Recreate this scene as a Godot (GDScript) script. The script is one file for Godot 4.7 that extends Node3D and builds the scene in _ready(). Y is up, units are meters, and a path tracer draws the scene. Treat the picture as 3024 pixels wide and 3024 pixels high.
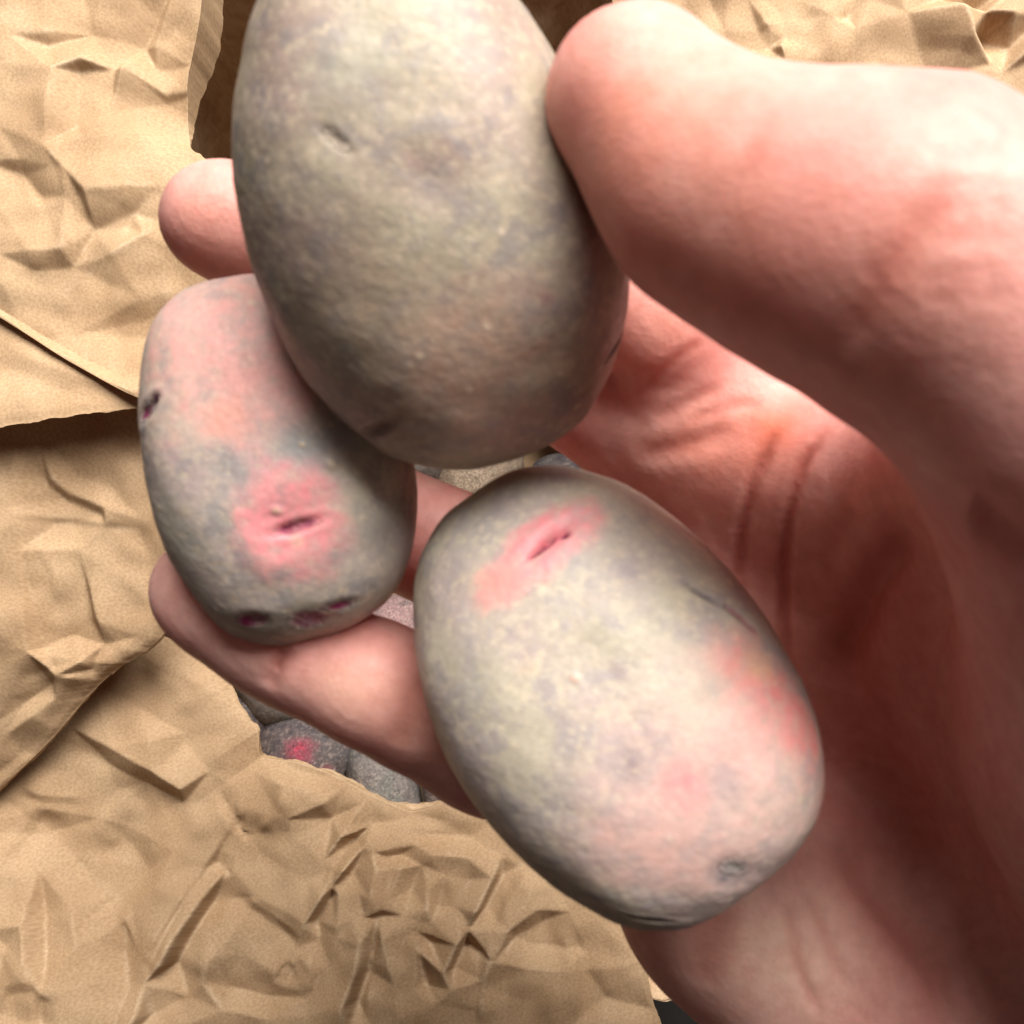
extends Node3D
# A right hand holds three small potatoes over an open brown paper bag of more potatoes. Shapes are worked out in millimetres and committed in metres.

const MM := 0.001
var noise_a := FastNoiseLite.new()
var noise_b := FastNoiseLite.new()
var noise_c := FastNoiseLite.new()
var potato_skin: StandardMaterial3D
var dusty_skin: StandardMaterial3D
var eye_skin: StandardMaterial3D
var kraft: StandardMaterial3D
var hand_skin: StandardMaterial3D
var nail_material: StandardMaterial3D
var spec: Dictionary


func _ready() -> void:
	# ---- camera: straight above, looking down into the bag ----
	var cam := Camera3D.new()
	cam.name = "camera"
	cam.basis = Basis(Vector3(1, 0, 0), Vector3(0, 0, -1), Vector3(0, 1, 0))
	cam.position = Vector3(0, 0.370, 0)
	cam.fov = 50.0
	cam.near = 0.01
	cam.far = 20.0
	var lens := CameraAttributesPhysical.new()
	lens.frustum_focal_length = 25.734
	lens.exposure_aperture = 28.0
	lens.frustum_focus_distance = 0.24
	lens.frustum_near = 0.01
	lens.frustum_far = 20.0
	cam.attributes = lens
	add_child(cam)
	cam.fov = 50.0
	# ---- light: a large window beyond the top of the frame, and the dim room ----
	var env := Environment.new()
	env.background_mode = Environment.BG_COLOR
	env.background_color = Color(0.31, 0.265, 0.245)
	env.background_energy_multiplier = 0.9
	env.tonemap_mode = Environment.TONE_MAPPER_LINEAR
	env.tonemap_exposure = 1.07
	env.sdfgi_enabled = true
	env.ssao_enabled = true
	env.ssil_enabled = true
	var world := WorldEnvironment.new()
	world.name = "room_air"
	world.environment = env
	add_child(world)
	var window := AreaLight3D.new()
	window.name = "window_light"
	window.area_size = Vector2(1.4, 0.8)
	window.area_normalize_energy = true
	window.light_color = Color(1.0, 0.98, 0.955)
	window.light_energy = 6.6
	window.shadow_enabled = true
	add_child(window)
	window.look_at_from_position(Vector3(0.36, 1.06, -0.98), Vector3(0, 0.22, 0), Vector3.UP)

	_make_materials()
	_make_table()
	_make_bag()
	_make_pile()
	_make_held_potatoes()
	_make_hand()


# ---------------------------------------------------------------- materials
func _noise_texture(seed_no: int, freq: float, octaves: int, lo: Color, hi: Color, kind := FastNoiseLite.TYPE_SIMPLEX_SMOOTH, size := 512, mid := 0.5) -> NoiseTexture2D:
	var n := FastNoiseLite.new()
	n.seed = seed_no
	n.noise_type = kind
	n.frequency = freq
	n.fractal_octaves = octaves
	n.fractal_gain = 0.62
	var t := NoiseTexture2D.new()
	t.width = size
	t.height = size
	t.seamless = true
	t.noise = n
	var ramp := Gradient.new()
	ramp.set_color(0, lo)
	ramp.set_color(1, hi)
	ramp.add_point(mid, lo.lerp(hi, 0.55))
	t.color_ramp = ramp
	return t


func _triplanar(scale_per_m: float) -> StandardMaterial3D:
	var m := StandardMaterial3D.new()
	m.uv1_triplanar = true
	m.uv1_scale = Vector3.ONE * scale_per_m
	m.vertex_color_use_as_albedo = true
	m.albedo_color = Color.WHITE
	return m


func _make_materials() -> void:
	noise_a.seed = 11
	noise_a.frequency = 0.05
	noise_a.fractal_octaves = 3
	noise_b.seed = 23
	noise_b.frequency = 0.16
	noise_b.fractal_octaves = 4
	noise_c.seed = 37
	noise_c.frequency = 0.5
	noise_c.fractal_octaves = 3
	potato_skin = _triplanar(32.0)
	potato_skin.resource_name = "potato_skin"
	potato_skin.albedo_texture = _noise_texture(5, 0.045, 5, Color(0.90, 0.89, 0.885), Color(1.0, 1.0, 1.0))
	potato_skin.roughness = 0.48
	potato_skin.metallic_specular = 0.42
	potato_skin.heightmap_enabled = true
	potato_skin.heightmap_texture = _noise_texture(6, 0.06, 5, Color.BLACK, Color.WHITE)
	potato_skin.heightmap_scale = 0.003
	potato_skin.subsurf_scatter_enabled = true
	potato_skin.subsurf_scatter_strength = 0.03
	dusty_skin = _triplanar(30.0)
	dusty_skin.resource_name = "dusty_potato_skin"
	dusty_skin.albedo_texture = _noise_texture(7, 0.07, 5, Color(0.38, 0.37, 0.39), Color(1.0, 1.0, 1.0))
	dusty_skin.roughness = 0.85
	dusty_skin.heightmap_enabled = true
	dusty_skin.heightmap_texture = _noise_texture(8, 0.08, 5, Color.BLACK, Color.WHITE)
	dusty_skin.heightmap_scale = 0.012
	eye_skin = potato_skin.duplicate()
	eye_skin.resource_name = "potato_eye"
	eye_skin.roughness = 0.7
	eye_skin.heightmap_scale = 0.02
	kraft = StandardMaterial3D.new()
	kraft.resource_name = "kraft_paper"
	kraft.vertex_color_use_as_albedo = true
	kraft.albedo_texture = _noise_texture(9, 0.09, 5, Color(0.81, 0.79, 0.765), Color(1.0, 1.0, 1.0), FastNoiseLite.TYPE_SIMPLEX_SMOOTH, 1024)
	kraft.roughness = 0.72
	kraft.metallic_specular = 0.35
	kraft.heightmap_enabled = true
	kraft.heightmap_texture = _noise_texture(10, 0.12, 5, Color.BLACK, Color.WHITE, FastNoiseLite.TYPE_SIMPLEX_SMOOTH, 1024)
	kraft.heightmap_scale = 0.0025
	kraft.backlight_enabled = true
	kraft.backlight = Color(0.30, 0.20, 0.10)
	hand_skin = _triplanar(24.0)
	hand_skin.resource_name = "hand_skin"
	hand_skin.albedo_texture = _noise_texture(12, 0.03, 4, Color(0.90, 0.86, 0.85), Color(1.0, 1.0, 1.0))
	hand_skin.roughness = 0.52
	hand_skin.metallic_specular = 0.38
	hand_skin.heightmap_enabled = true
	hand_skin.heightmap_texture = _noise_texture(13, 0.11, 3, Color.BLACK, Color.WHITE, FastNoiseLite.TYPE_CELLULAR)
	hand_skin.heightmap_scale = 0.006
	hand_skin.subsurf_scatter_enabled = true
	hand_skin.subsurf_scatter_strength = 0.24
	nail_material = StandardMaterial3D.new()
	nail_material.resource_name = "fingernail"
	nail_material.albedo_color = Color(0.88, 0.70, 0.64)
	nail_material.roughness = 0.3


# ---------------------------------------------------------------- helpers
func _tag(o: Node3D, label: String, category := "", group := "", kind := "") -> void:
	o.set_meta("label", label)
	if category:
		o.set_meta("category", category)
	if group:
		o.set_meta("group", group)
	if kind:
		o.set_meta("kind", kind)


func _normals(v: PackedVector3Array, idx: PackedInt32Array) -> PackedVector3Array:
	var n := PackedVector3Array()
	n.resize(v.size())
	for t in range(0, idx.size(), 3):
		var i := idx[t]
		var j := idx[t + 1]
		var k := idx[t + 2]
		var c := (v[k] - v[i]).cross(v[j] - v[i])
		n[i] += c
		n[j] += c
		n[k] += c
	for i in n.size():
		n[i] = n[i].normalized()
	return n


func _commit(called: String, parent: Node, v: PackedVector3Array, n: PackedVector3Array, c: PackedColorArray, uv: PackedVector2Array, idx: PackedInt32Array, m: Material) -> MeshInstance3D:
	var scaled := PackedVector3Array()
	scaled.resize(v.size())
	for i in v.size():
		scaled[i] = v[i] * MM
	var a := []
	a.resize(Mesh.ARRAY_MAX)
	a[Mesh.ARRAY_VERTEX] = scaled
	a[Mesh.ARRAY_NORMAL] = n
	if c.size():
		a[Mesh.ARRAY_COLOR] = c
	if uv.size():
		a[Mesh.ARRAY_TEX_UV] = uv
	a[Mesh.ARRAY_INDEX] = idx
	var mesh := ArrayMesh.new()
	mesh.add_surface_from_arrays(Mesh.PRIMITIVE_TRIANGLES, a)
	mesh.surface_set_material(0, m)
	var o := MeshInstance3D.new()
	o.name = called
	o.mesh = mesh
	parent.add_child(o, true)
	return o


func _mixc(a: Color, b: Color, t: float) -> Color:
	return a.lerp(b, clampf(t, 0.0, 1.0))


# ---------------------------------------------------------------- table
func _make_table() -> void:
	var top := MeshInstance3D.new()
	top.name = "tabletop"
	var box := BoxMesh.new()
	box.size = Vector3(1.3, 0.03, 1.1)
	top.mesh = box
	var m := StandardMaterial3D.new()
	m.resource_name = "dark_table"
	m.uv1_triplanar = true
	m.uv1_scale = Vector3(3, 3, 3)
	m.albedo_texture = _noise_texture(14, 0.02, 5, Color(0.05, 0.045, 0.04), Color(0.10, 0.09, 0.08))
	m.roughness = 0.55
	top.material_override = m
	top.position = Vector3(0, -0.015, 0)
	add_child(top)
	_tag(top, "dark tabletop under the brown paper bag", "", "", "structure")


# ---------------------------------------------------------------- paper
func _crumple(rng_seed: int, nx: int, nz: int, cell: float, levels: Array, stretch := 1.0, turn := 0.0) -> PackedFloat32Array:
	# crumpled paper: flat facets between random corner heights, in several sizes
	var h := PackedFloat32Array()
	h.resize(nx * nz)
	var rng := RandomNumberGenerator.new()
	rng.seed = rng_seed
	for lv in levels:
		var step: float = lv[0]
		var amp: float = lv[1]
		var pts := PackedVector2Array()
		var hs := PackedFloat32Array()
		var size := Vector2(nx, nz) * cell
		var reach := int(size.length() * 0.5 / step) + 2
		for i in range(-reach, reach + 1):
			for j in range(-int(reach / stretch) - 1, int(reach / stretch) + 2):
				var p := Vector2((i + rng.randf_range(-0.48, 0.48)) * step + 0.01 * j, (j + rng.randf_range(-0.48, 0.48)) * step * stretch).rotated(turn) + size * 0.5
				var y := rng.randf_range(-1, 1) * amp
				if step < 14.0:
					y *= clampf(0.55 + noise_a.get_noise_2d(p.x * 0.5 + rng_seed * 9.0, p.y * 0.5) * 2.2, 0.1, 1.3)
				pts.append(p)
				hs.append(y)
		_facets(h, nx, nz, cell, pts, hs)
	return h


func _facets(h: PackedFloat32Array, nx: int, nz: int, cell: float, pts: PackedVector2Array, hs: PackedFloat32Array) -> void:
	var level := PackedFloat32Array()
	level.resize(nx * nz)
	var tri := Geometry2D.triangulate_delaunay(pts)
	for t in range(0, tri.size(), 3):
		var a := pts[tri[t]]
		var b := pts[tri[t + 1]]
		var c := pts[tri[t + 2]]
		var den := (b - a).cross(c - a)
		if absf(den) < 1e-6:
			continue
		var ha := hs[tri[t]]
		var hb := hs[tri[t + 1]]
		var hc := hs[tri[t + 2]]
		var x0 := maxi(0, ceili(minf(a.x, minf(b.x, c.x)) / cell))
		var x1 := mini(nx - 1, floori(maxf(a.x, maxf(b.x, c.x)) / cell))
		var z0 := maxi(0, ceili(minf(a.y, minf(b.y, c.y)) / cell))
		var z1 := mini(nz - 1, floori(maxf(a.y, maxf(b.y, c.y)) / cell))
		for z in range(z0, z1 + 1):
			for x in range(x0, x1 + 1):
				var p := Vector2(x * cell, z * cell) - a
				var wb := p.cross(c - a) / den
				var wc := (b - a).cross(p) / den
				if wb >= -0.0005 and wc >= -0.0005 and wb + wc <= 1.0005:
					level[z * nx + x] = ha + (hb - ha) * wb + (hc - ha) * wc
	for q in level.size():
		h[q] += level[q]


func _fold(folds: Array, pts: Array, width: float, depth: float, ridge: float) -> void:
	folds.append([pts, width, depth, ridge])


func _pleats(h: PackedFloat32Array, nx: int, nz: int, cell: float, at: Vector2, folds: Array, rng_seed: int, gap: float, amp: float, keep: float) -> void:
	# flat facets that meet along the folds: each fold line is a trough (or a crest, where its depth is negative) between two raised shoulders, the left one close and steep
	var rng := RandomNumberGenerator.new()
	rng.seed = rng_seed * 13 + 5
	var pts := PackedVector2Array()
	var hs := PackedFloat32Array()
	for f in folds:
		if absf(f[2]) < keep:
			continue
		var line: Array = f[0]
		var total := 0.0
		for k in line.size() - 1:
			total += (line[k] as Vector2).distance_to(line[k + 1])
		var gone := 0.0
		for k in line.size() - 1:
			var a: Vector2 = line[k]
			var b: Vector2 = line[k + 1]
			var len := a.distance_to(b)
			var way := (b - a) / len
			var left := Vector2(-way.y, way.x)
			var steps := maxi(1, roundi(len / 8.0))
			for e in steps + (1 if k == line.size() - 2 else 0):
				var t := e / float(steps)
				var along := (gone + len * t) / total
				var taper := smoothstep(-0.06, 0.3, along) * smoothstep(-0.06, 0.3, 1.0 - along)
				var dep: float = f[2] * taper
				var p := a.lerp(b, t)
				var w: float = f[1]
				for turn: Array in [[p, -0.8], [p + left * w * rng.randf_range(1.25, 1.4), 0.7], [p - left * w * (2.2 + f[3]) * rng.randf_range(0.9, 1.15), 0.4]]:
					var q: Vector2 = turn[0] - at
					var free := true
					for o in pts:
						if o.distance_squared_to(q) < 2.5:
							free = false
							break
					if free:
						pts.append(q)
						hs.append(turn[1] * dep * 1.3)
			gone += len
	var pinned := pts.size()
	for x in range(-1, int(nx * cell / gap) + 2):
		for z in range(-1, int(nz * cell / gap) + 2):
			var q := Vector2(x + rng.randf_range(-0.45, 0.45), z + rng.randf_range(-0.45, 0.45)) * gap
			var free := true
			for o in pinned:
				if pts[o].distance_squared_to(q) < gap * gap * 0.16:
					free = false
					break
			if free:
				pts.append(q)
				hs.append(rng.randf_range(-1.0, 1.0) * amp)
	_facets(h, nx, nz, cell, pts, hs)
	# the small folds only dent the facets
	for f in folds:
		if absf(f[2]) >= keep:
			continue
		var line: Array = f[0]
		var w: float = f[1]
		var reach := w * 7.0
		var lo := Vector2(1e9, 1e9)
		var hi := -lo
		for p: Vector2 in line:
			lo = lo.min(p)
			hi = hi.max(p)
		var count := line.size() - 1
		for z in range(maxi(0, int((lo.y - reach - at.y) / cell)), mini(nz - 1, int((hi.y + reach - at.y) / cell)) + 1):
			for x in range(maxi(0, int((lo.x - reach - at.x) / cell)), mini(nx - 1, int((hi.x + reach - at.x) / cell)) + 1):
				var p := Vector2(x * cell, z * cell) + at
				var best := 1e9
				var side := 1.0
				var along := 0.0
				for k in count:
					var a: Vector2 = line[k]
					var ab: Vector2 = line[k + 1] - a
					var t := clampf((p - a).dot(ab) / ab.length_squared(), 0.0, 1.0)
					var d := p.distance_to(a + ab * t)
					if d < best:
						best = d
						side = signf(ab.cross(p - a))
						along = (k + t) / count
				var wide: float = w * (1.3 if side > 0.0 else 3.5 + f[3])
				if best < wide:
					h[z * nx + x] -= f[2] * 0.9 * (1.0 - best / wide) * smoothstep(0.0, 0.3, along) * smoothstep(0.0, 0.3, 1.0 - along)


func _line(pts: Array, t: float) -> Vector3:
	var f := t * (pts.size() - 1)
	var i := mini(int(f), pts.size() - 2)
	f -= i
	var p0: Vector3 = pts[maxi(i - 1, 0)]
	var p1: Vector3 = pts[i]
	var p2: Vector3 = pts[i + 1]
	var p3: Vector3 = pts[mini(i + 2, pts.size() - 1)]
	# between a straight edge and a smooth one: paper keeps its kinks
	return (p1.lerp(p2, f)).lerp(p1.cubic_interpolate(p2, p0, p3, f), 0.55)


func _sheet(called: String, parent: Node, rim: Array, drops: Array, outer: Array, ns: int, nt: int, rng_seed: int, levels: Array, folds: Array, curl: float, label := "", stretch := 1.0, turn := 0.0, gap := 13.0, knock := 1.6) -> void:
	var v := PackedVector3Array()
	v.resize(ns * nt)
	var lo := Vector2(1e9, 1e9)
	var hi := -lo
	for i in ns:
		var s := i / float(ns - 1)
		var r := _line(rim, s)
		var o := _line(outer, s)
		for j in nt:
			var t := pow(j / float(nt - 1), 1.15)
			var p := r.lerp(o, t)
			v[i * nt + j] = p
			lo = lo.min(Vector2(p.x, p.z))
			hi = hi.max(Vector2(p.x, p.z))
	var cell := 0.5
	var nx := int((hi.x - lo.x) / cell) + 3
	var nz := int((hi.y - lo.y) / cell) + 3
	var h := _crumple(rng_seed, nx, nz, cell, levels, stretch, turn)
	_pleats(h, nx, nz, cell, lo, folds, rng_seed, gap, knock, 1.75 if gap < 13.0 else 1.0)
	for pass_no in 1:
		var was := h.duplicate()
		for z in range(1, nz - 1):
			for x in range(1, nx - 1):
				var q := z * nx + x
				h[q] = was[q] * 0.6 + (was[q - 1] + was[q + 1] + was[q - nx] + was[q + nx]) * 0.1
	var at := noise_a
	for i in ns:
		for j in nt:
			var p := v[i * nt + j]
			var fx := clampf((p.x - lo.x) / cell, 0.0, nx - 1.01)
			var fz := clampf((p.z - lo.y) / cell, 0.0, nz - 1.01)
			var x := int(fx)
			var z := int(fz)
			fx -= x
			fz -= z
			var a := lerpf(h[z * nx + x], h[z * nx + x + 1], fx)
			var b := lerpf(h[(z + 1) * nx + x], h[(z + 1) * nx + x + 1], fx)
			var edge := (v[i * nt].distance_to(p))
			p.y += (lerpf(a, b, fz) + at.get_noise_2d(p.x * 0.6 + rng_seed * 50.0, p.z * 0.6) * 2.2) * (0.3 + 0.7 * smoothstep(0.0, 8.0, edge))
			p.y -= curl * exp(-edge * edge / 2.0)
			var g := i / float(ns - 1) * (drops.size() - 1)
			var low := lerpf(drops[int(g)], drops[mini(int(g) + 1, drops.size() - 1)], g - int(g))
			p.y -= low * exp(-edge * edge / 160.0)
			if j == 0:
				p.x += noise_b.get_noise_2d(p.x * 0.9, p.z * 0.9) * 0.6
				p.z += noise_b.get_noise_2d(p.z * 0.9, p.x * 0.9) * 0.6
			v[i * nt + j] = p
	_paper_mesh(called, parent, v, ns, nt, false, label)


func _paper_mesh(called: String, parent: Node, v: PackedVector3Array, ns: int, nt: int, closed: bool, label := "") -> void:
	var idx := PackedInt32Array()
	for i in (ns if closed else ns - 1):
		var k := (i + 1) % ns
		for j in nt - 1:
			idx.append_array([i * nt + j, k * nt + j, i * nt + j + 1, k * nt + j, k * nt + j + 1, i * nt + j + 1])
	var n := _normals(v, idx)
	var up := 0.0
	for q in range(0, n.size(), 97):
		up += n[q].y
	if up < 0.0:
		for t in range(0, idx.size(), 3):
			var keep := idx[t]
			idx[t] = idx[t + 1]
			idx[t + 1] = keep
		for q in n.size():
			n[q] = -n[q]
	var c := PackedColorArray()
	var uv := PackedVector2Array()
	c.resize(v.size())
	uv.resize(v.size())
	var base := Color(0.55, 0.385, 0.235)
	var worn := Color(0.76, 0.59, 0.41)
	var dull := Color(0.48, 0.32, 0.185)
	for i in ns:
		for j in nt:
			var q := i * nt + j
			var p := v[q]
			var j0 := maxi(j - 2, 0)
			var j1 := mini(j + 2, nt - 1)
			var i0 := (i + ns - 2) % ns if closed else maxi(i - 2, 0)
			var i1 := (i + 2) % ns if closed else mini(i + 2, ns - 1)
			var flat := (v[i * nt + j0] + v[i * nt + j1] + v[i0 * nt + j] + v[i1 * nt + j]) * 0.25
			var bump := (p - flat).dot(n[q])
			var col := base.lerp(dull, clampf(0.5 + noise_a.get_noise_3d(p.x, p.y * 0.3, p.z) * 1.1, 0.0, 1.0))
			col = col.lerp(worn, clampf(absf(bump) * 2.0 - 0.16 + noise_b.get_noise_3d(p.x * 2.0, 5.0, p.z * 2.0) * 0.4, 0.0, 0.4))
			c[q] = col
			uv[q] = Vector2(p.x + p.y * 0.35, p.z + p.y * 0.35) * 0.012
	var o := _commit(called, parent, v, n, c, uv, idx, kraft)
	if label:
		o.set_meta("label", label)


func _loop_point(pts: Array, t: float) -> Vector3:
	var count := pts.size()
	var f := t * count
	var i := int(f) % count
	f -= floorf(f)
	return (pts[i] as Vector3).cubic_interpolate(pts[(i + 1) % count], pts[(i + count - 1) % count], pts[(i + 2) % count], f)


func _tube(called: String, parent: Node, top: Array, bottom: Array, ns: int, nt: int, amp: float, shift: float) -> void:
	var v := PackedVector3Array()
	v.resize(ns * nt)
	for i in ns:
		var a := _loop_point(top, i / float(ns))
		var b := _loop_point(bottom, i / float(ns))
		var out := Vector3(a.x, 0, a.z).normalized()
		for j in nt:
			var t := j / float(nt - 1)
			var p := a.lerp(b, t)
			var fold := noise_a.get_noise_3d(p.x * 0.5 + shift, p.y * 0.25, p.z * 0.5) * 2.0 + absf(noise_a.get_noise_3d(p.x * 1.2, p.y * 0.8 + shift, p.z * 1.2)) * 1.4
			v[i * nt + j] = p + out * fold * amp * sin(PI * clampf(t * 0.9 + 0.1, 0, 1))
	_paper_mesh(called, parent, v, ns, nt, true)


func _make_bag() -> void:
	var bag := Node3D.new()
	bag.name = "paper_bag"
	add_child(bag)
	_tag(bag, "open crumpled brown paper bag under the hand, potatoes inside it", "bag")
	var mouth := [Vector3(-80.1, 109, -143.1), Vector3(-59.2, 107, -145.5), Vector3(-34, 105, -147.9), Vector3(-2.1, 103, -147.7), Vector3(28.4, 95, -150.8), Vector3(45.6, 87, -111.5), Vector3(62.5, 85, -50.4), Vector3(67.1, 83, 18.6), Vector3(59.7, 85, 73.5), Vector3(46.4, 82, 122.9), Vector3(29.5, 84, 123.4), Vector3(7.4, 86, 106.1), Vector3(-9, 86, 82.8), Vector3(-26.3, 85, 79.7), Vector3(-44.8, 85, 70.7), Vector3(-64.3, 84, 66.1), Vector3(-72.6, 84, 48.9), Vector3(-87.2, 86, 29.3), Vector3(-94.3, 101, 4.4), Vector3(-98, 105, -26.4), Vector3(-92, 111, -58.3), Vector3(-83.2, 115, -88.1)]
	var base := [Vector3(-96.5, 4, -103.5), Vector3(-78.8, 4, -105.3), Vector3(-47, 4, -106.2), Vector3(-11.7, 4, -106.2), Vector3(20.1, 4, -104.4), Vector3(37.8, 4, -85.9), Vector3(50.2, 4, -47), Vector3(53.7, 4, 14.8), Vector3(48.4, 4, 59), Vector3(37.8, 4, 85.5), Vector3(23.7, 4, 94.3), Vector3(6, 4, 96.1), Vector3(-11.7, 4, 94.3), Vector3(-29.3, 4, 94.3), Vector3(-47, 4, 92.6), Vector3(-68.2, 4, 87.3), Vector3(-85.9, 4, 73.1), Vector3(-96.5, 4, 50.2), Vector3(-103.5, 4, 6), Vector3(-105.3, 4, -32.9), Vector3(-103.5, 4, -64.7), Vector3(-100.9, 4, -91.2)]
	var skirt := [Vector3(-104.4, 1, -124), Vector3(-79.4, 1, -126.6), Vector3(-47.4, 1, -127.5), Vector3(-11.8, 1, -127.5), Vector3(27.4, 1, -124.9), Vector3(52.4, 1, -97.3), Vector3(68.4, 1, -47.4), Vector3(72, 1, 15), Vector3(66.6, 1, 68.4), Vector3(54.1, 1, 102.2), Vector3(32.8, 1, 112.9), Vector3(9.6, 1, 114.7), Vector3(-11.8, 1, 112.9), Vector3(-29.6, 1, 112.9), Vector3(-47.4, 1, 111.1), Vector3(-75.9, 1, 104), Vector3(-100.8, 1, 86.2), Vector3(-115.1, 1, 55.9), Vector3(-124, 1, 6.1), Vector3(-125.8, 1, -33.1), Vector3(-124, 1, -72.3), Vector3(-115.1, 1, -104.4)]
	_tube("inner_wall", bag, mouth, base, 260, 60, 3.0, 0.0)
	var lip := []
	for p: Vector3 in mouth:
		lip.append(p + Vector3(p.x, 0, p.z).normalized() * 1.2)
	_tube("outer_wall", bag, lip, skirt, 260, 60, 3.0, 300.0)
	var ring := []
	var middle := Vector3.ZERO
	for p: Vector3 in base:
		middle += p / base.size()
	for p: Vector3 in base:
		ring.append(middle + Vector3(0, 0.6, 0))
	_tube("bottom", bag, base, ring, 160, 40, 0.0, 0.0)
	var folds: Array
	var rim: Array
	var drops: Array
	var outer: Array
	folds = []
	_fold(folds, [Vector2(-79.0, 79.4), Vector2(-85.2, 83.9), Vector2(-91.6, 89.4), Vector2(-97.4, 93.5)], 1.1, 1.8, 1.8)
	_fold(folds, [Vector2(-91.3, 92.5), Vector2(-88.6, 101.0), Vector2(-86.6, 107.3), Vector2(-84.5, 116.4)], 1.0, 2.0, 1.5)
	_fold(folds, [Vector2(-109.0, 82.9), Vector2(-106.8, 91.9), Vector2(-103.5, 106.2)], 2.6, 2.4, 0.5)
	_fold(folds, [Vector2(-103.6, 105.5), Vector2(-103.9, 110.7), Vector2(-103.9, 115.6)], 1.6, 1.6, 1)
	_fold(folds, [Vector2(-103.3, 105.8), Vector2(-108.5, 106.4), Vector2(-113.6, 107.7)], 2, 1.4, 1)
	_fold(folds, [Vector2(-64.6, 85.0), Vector2(-70.2, 91.9), Vector2(-74.3, 98.1), Vector2(-77.0, 103.5), Vector2(-81.1, 113.3), Vector2(-83.4, 118.1)], 2.0, 3.4, 1.2)
	_fold(folds, [Vector2(-63.3, 70.8), Vector2(-68.7, 80.0), Vector2(-73.7, 87.4), Vector2(-79.1, 95.9), Vector2(-83.6, 105.8)], 0.9, 1.5, 1.5)
	_fold(folds, [Vector2(-70.4, 82.3), Vector2(-74.1, 88.8), Vector2(-78.0, 96.8), Vector2(-82.6, 107.5)], 1.0, -1.1, 0.6)
	_fold(folds, [Vector2(-32.2, 76.2), Vector2(-37.7, 84.6), Vector2(-42.2, 89.8), Vector2(-45.7, 95.3), Vector2(-47.9, 101.2)], 1.5, 2.8, 1.8)
	_fold(folds, [Vector2(-24.9, 93.6), Vector2(-31.1, 93.7), Vector2(-39.5, 96.4), Vector2(-44.6, 98.8), Vector2(-48.0, 101.0)], 1.1, 2.2, 1.4)
	_fold(folds, [Vector2(-47.3, 101.3), Vector2(-53.5, 97.2), Vector2(-59.4, 93.1), Vector2(-65.8, 89.0)], 1.6, 1.6, 1.0)
	_fold(folds, [Vector2(-72.6, 107.0), Vector2(-64.3, 109.0), Vector2(-55.1, 110.7), Vector2(-46.4, 110.2)], 2.4, 1.8, 0.8)
	_fold(folds, [Vector2(-71.8, 106.3), Vector2(-70.5, 99.5), Vector2(-67.6, 90.2)], 2.0, -1.3, 1.0)
	_fold(folds, [Vector2(-46.4, 110.2), Vector2(-45.7, 104.7), Vector2(-46.4, 100.4)], 1.2, -1.2, 0.6)
	_fold(folds, [Vector2(-31.1, 93.7), Vector2(-31.7, 98.9), Vector2(-32.7, 105.2), Vector2(-35.2, 111.5), Vector2(-37.2, 118.4)], 2.2, 3.4, 2.0)
	_fold(folds, [Vector2(-33.5, 67.4), Vector2(-43.0, 73.2), Vector2(-51.4, 76.5)], 3.4, 2.2, 0.6)
	_fold(folds, [Vector2(-33.4, 71.6), Vector2(-38.0, 78.3), Vector2(-42.0, 83.6)], 2.2, 2.8, 1.0)
	_fold(folds, [Vector2(-33.1, 80.3), Vector2(-36.7, 85.9), Vector2(-40.3, 89.0)], 1.7, 2.2, 1.0)
	_fold(folds, [Vector2(-26.9, 76.3), Vector2(-30.1, 81.7), Vector2(-32.8, 88.3)], 1.5, 2.0, 1.0)
	_fold(folds, [Vector2(-50.0, 102.9), Vector2(-52.3, 104.5), Vector2(-53.7, 107.4)], 0.9, 1.4, 0.8)
	_fold(folds, [Vector2(-47.7, 101.7), Vector2(-49.9, 104.5), Vector2(-51.6, 107.8)], 0.9, 1.2, 0.8)
	_fold(folds, [Vector2(-116.2, 64.7), Vector2(-109.5, 66.5), Vector2(-99.2, 67.4)], 1.4, -0.9, 0.6)
	_fold(folds, [Vector2(-103.8, 51.0), Vector2(-94.0, 55.4), Vector2(-84.0, 60.7), Vector2(-77.9, 65.1), Vector2(-67.0, 65.3)], 3.0, -2.0, 1.0)
	_fold(folds, [Vector2(-83.6, 60.3), Vector2(-88.8, 70.1), Vector2(-93.4, 79.3), Vector2(-100.1, 81.8)], 4.0, 1.6, 0.3)
	_fold(folds, [Vector2(-70.3, 65.2), Vector2(-67.5, 70.7), Vector2(-64.8, 74.9), Vector2(-63.0, 70.8)], 1.0, 1.4, 0.5)
	_fold(folds, [Vector2(-61.6, 59.4), Vector2(-53.3, 61.4), Vector2(-45.8, 63.5), Vector2(-40.5, 63.1)], 2.2, 2.0, 0.6)
	_fold(folds, [Vector2(-53.1, 64.2), Vector2(-56.0, 71.0), Vector2(-60.0, 76.3)], 1.2, -1.3, 0.5)
	_fold(folds, [Vector2(-108.8, 68.8), Vector2(-112.9, 76.6), Vector2(-116.0, 81.8)], 2.0, 1.6, 0.8)
	_fold(folds, [Vector2(-40.8, 78.2), Vector2(-42.1, 83.1), Vector2(-42.3, 88.0)], 1.2, -1.2, 0.6)
	_fold(folds, [Vector2(-65.7, 89.4), Vector2(-67.9, 97.6), Vector2(-71.0, 105.5)], 1.6, -1.2, 0.8)
	_fold(folds, [Vector2(-70.9, 82.2), Vector2(-68.1, 83.7), Vector2(-65.5, 85.5)], 0.8, 1.2, 0.6)
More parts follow.
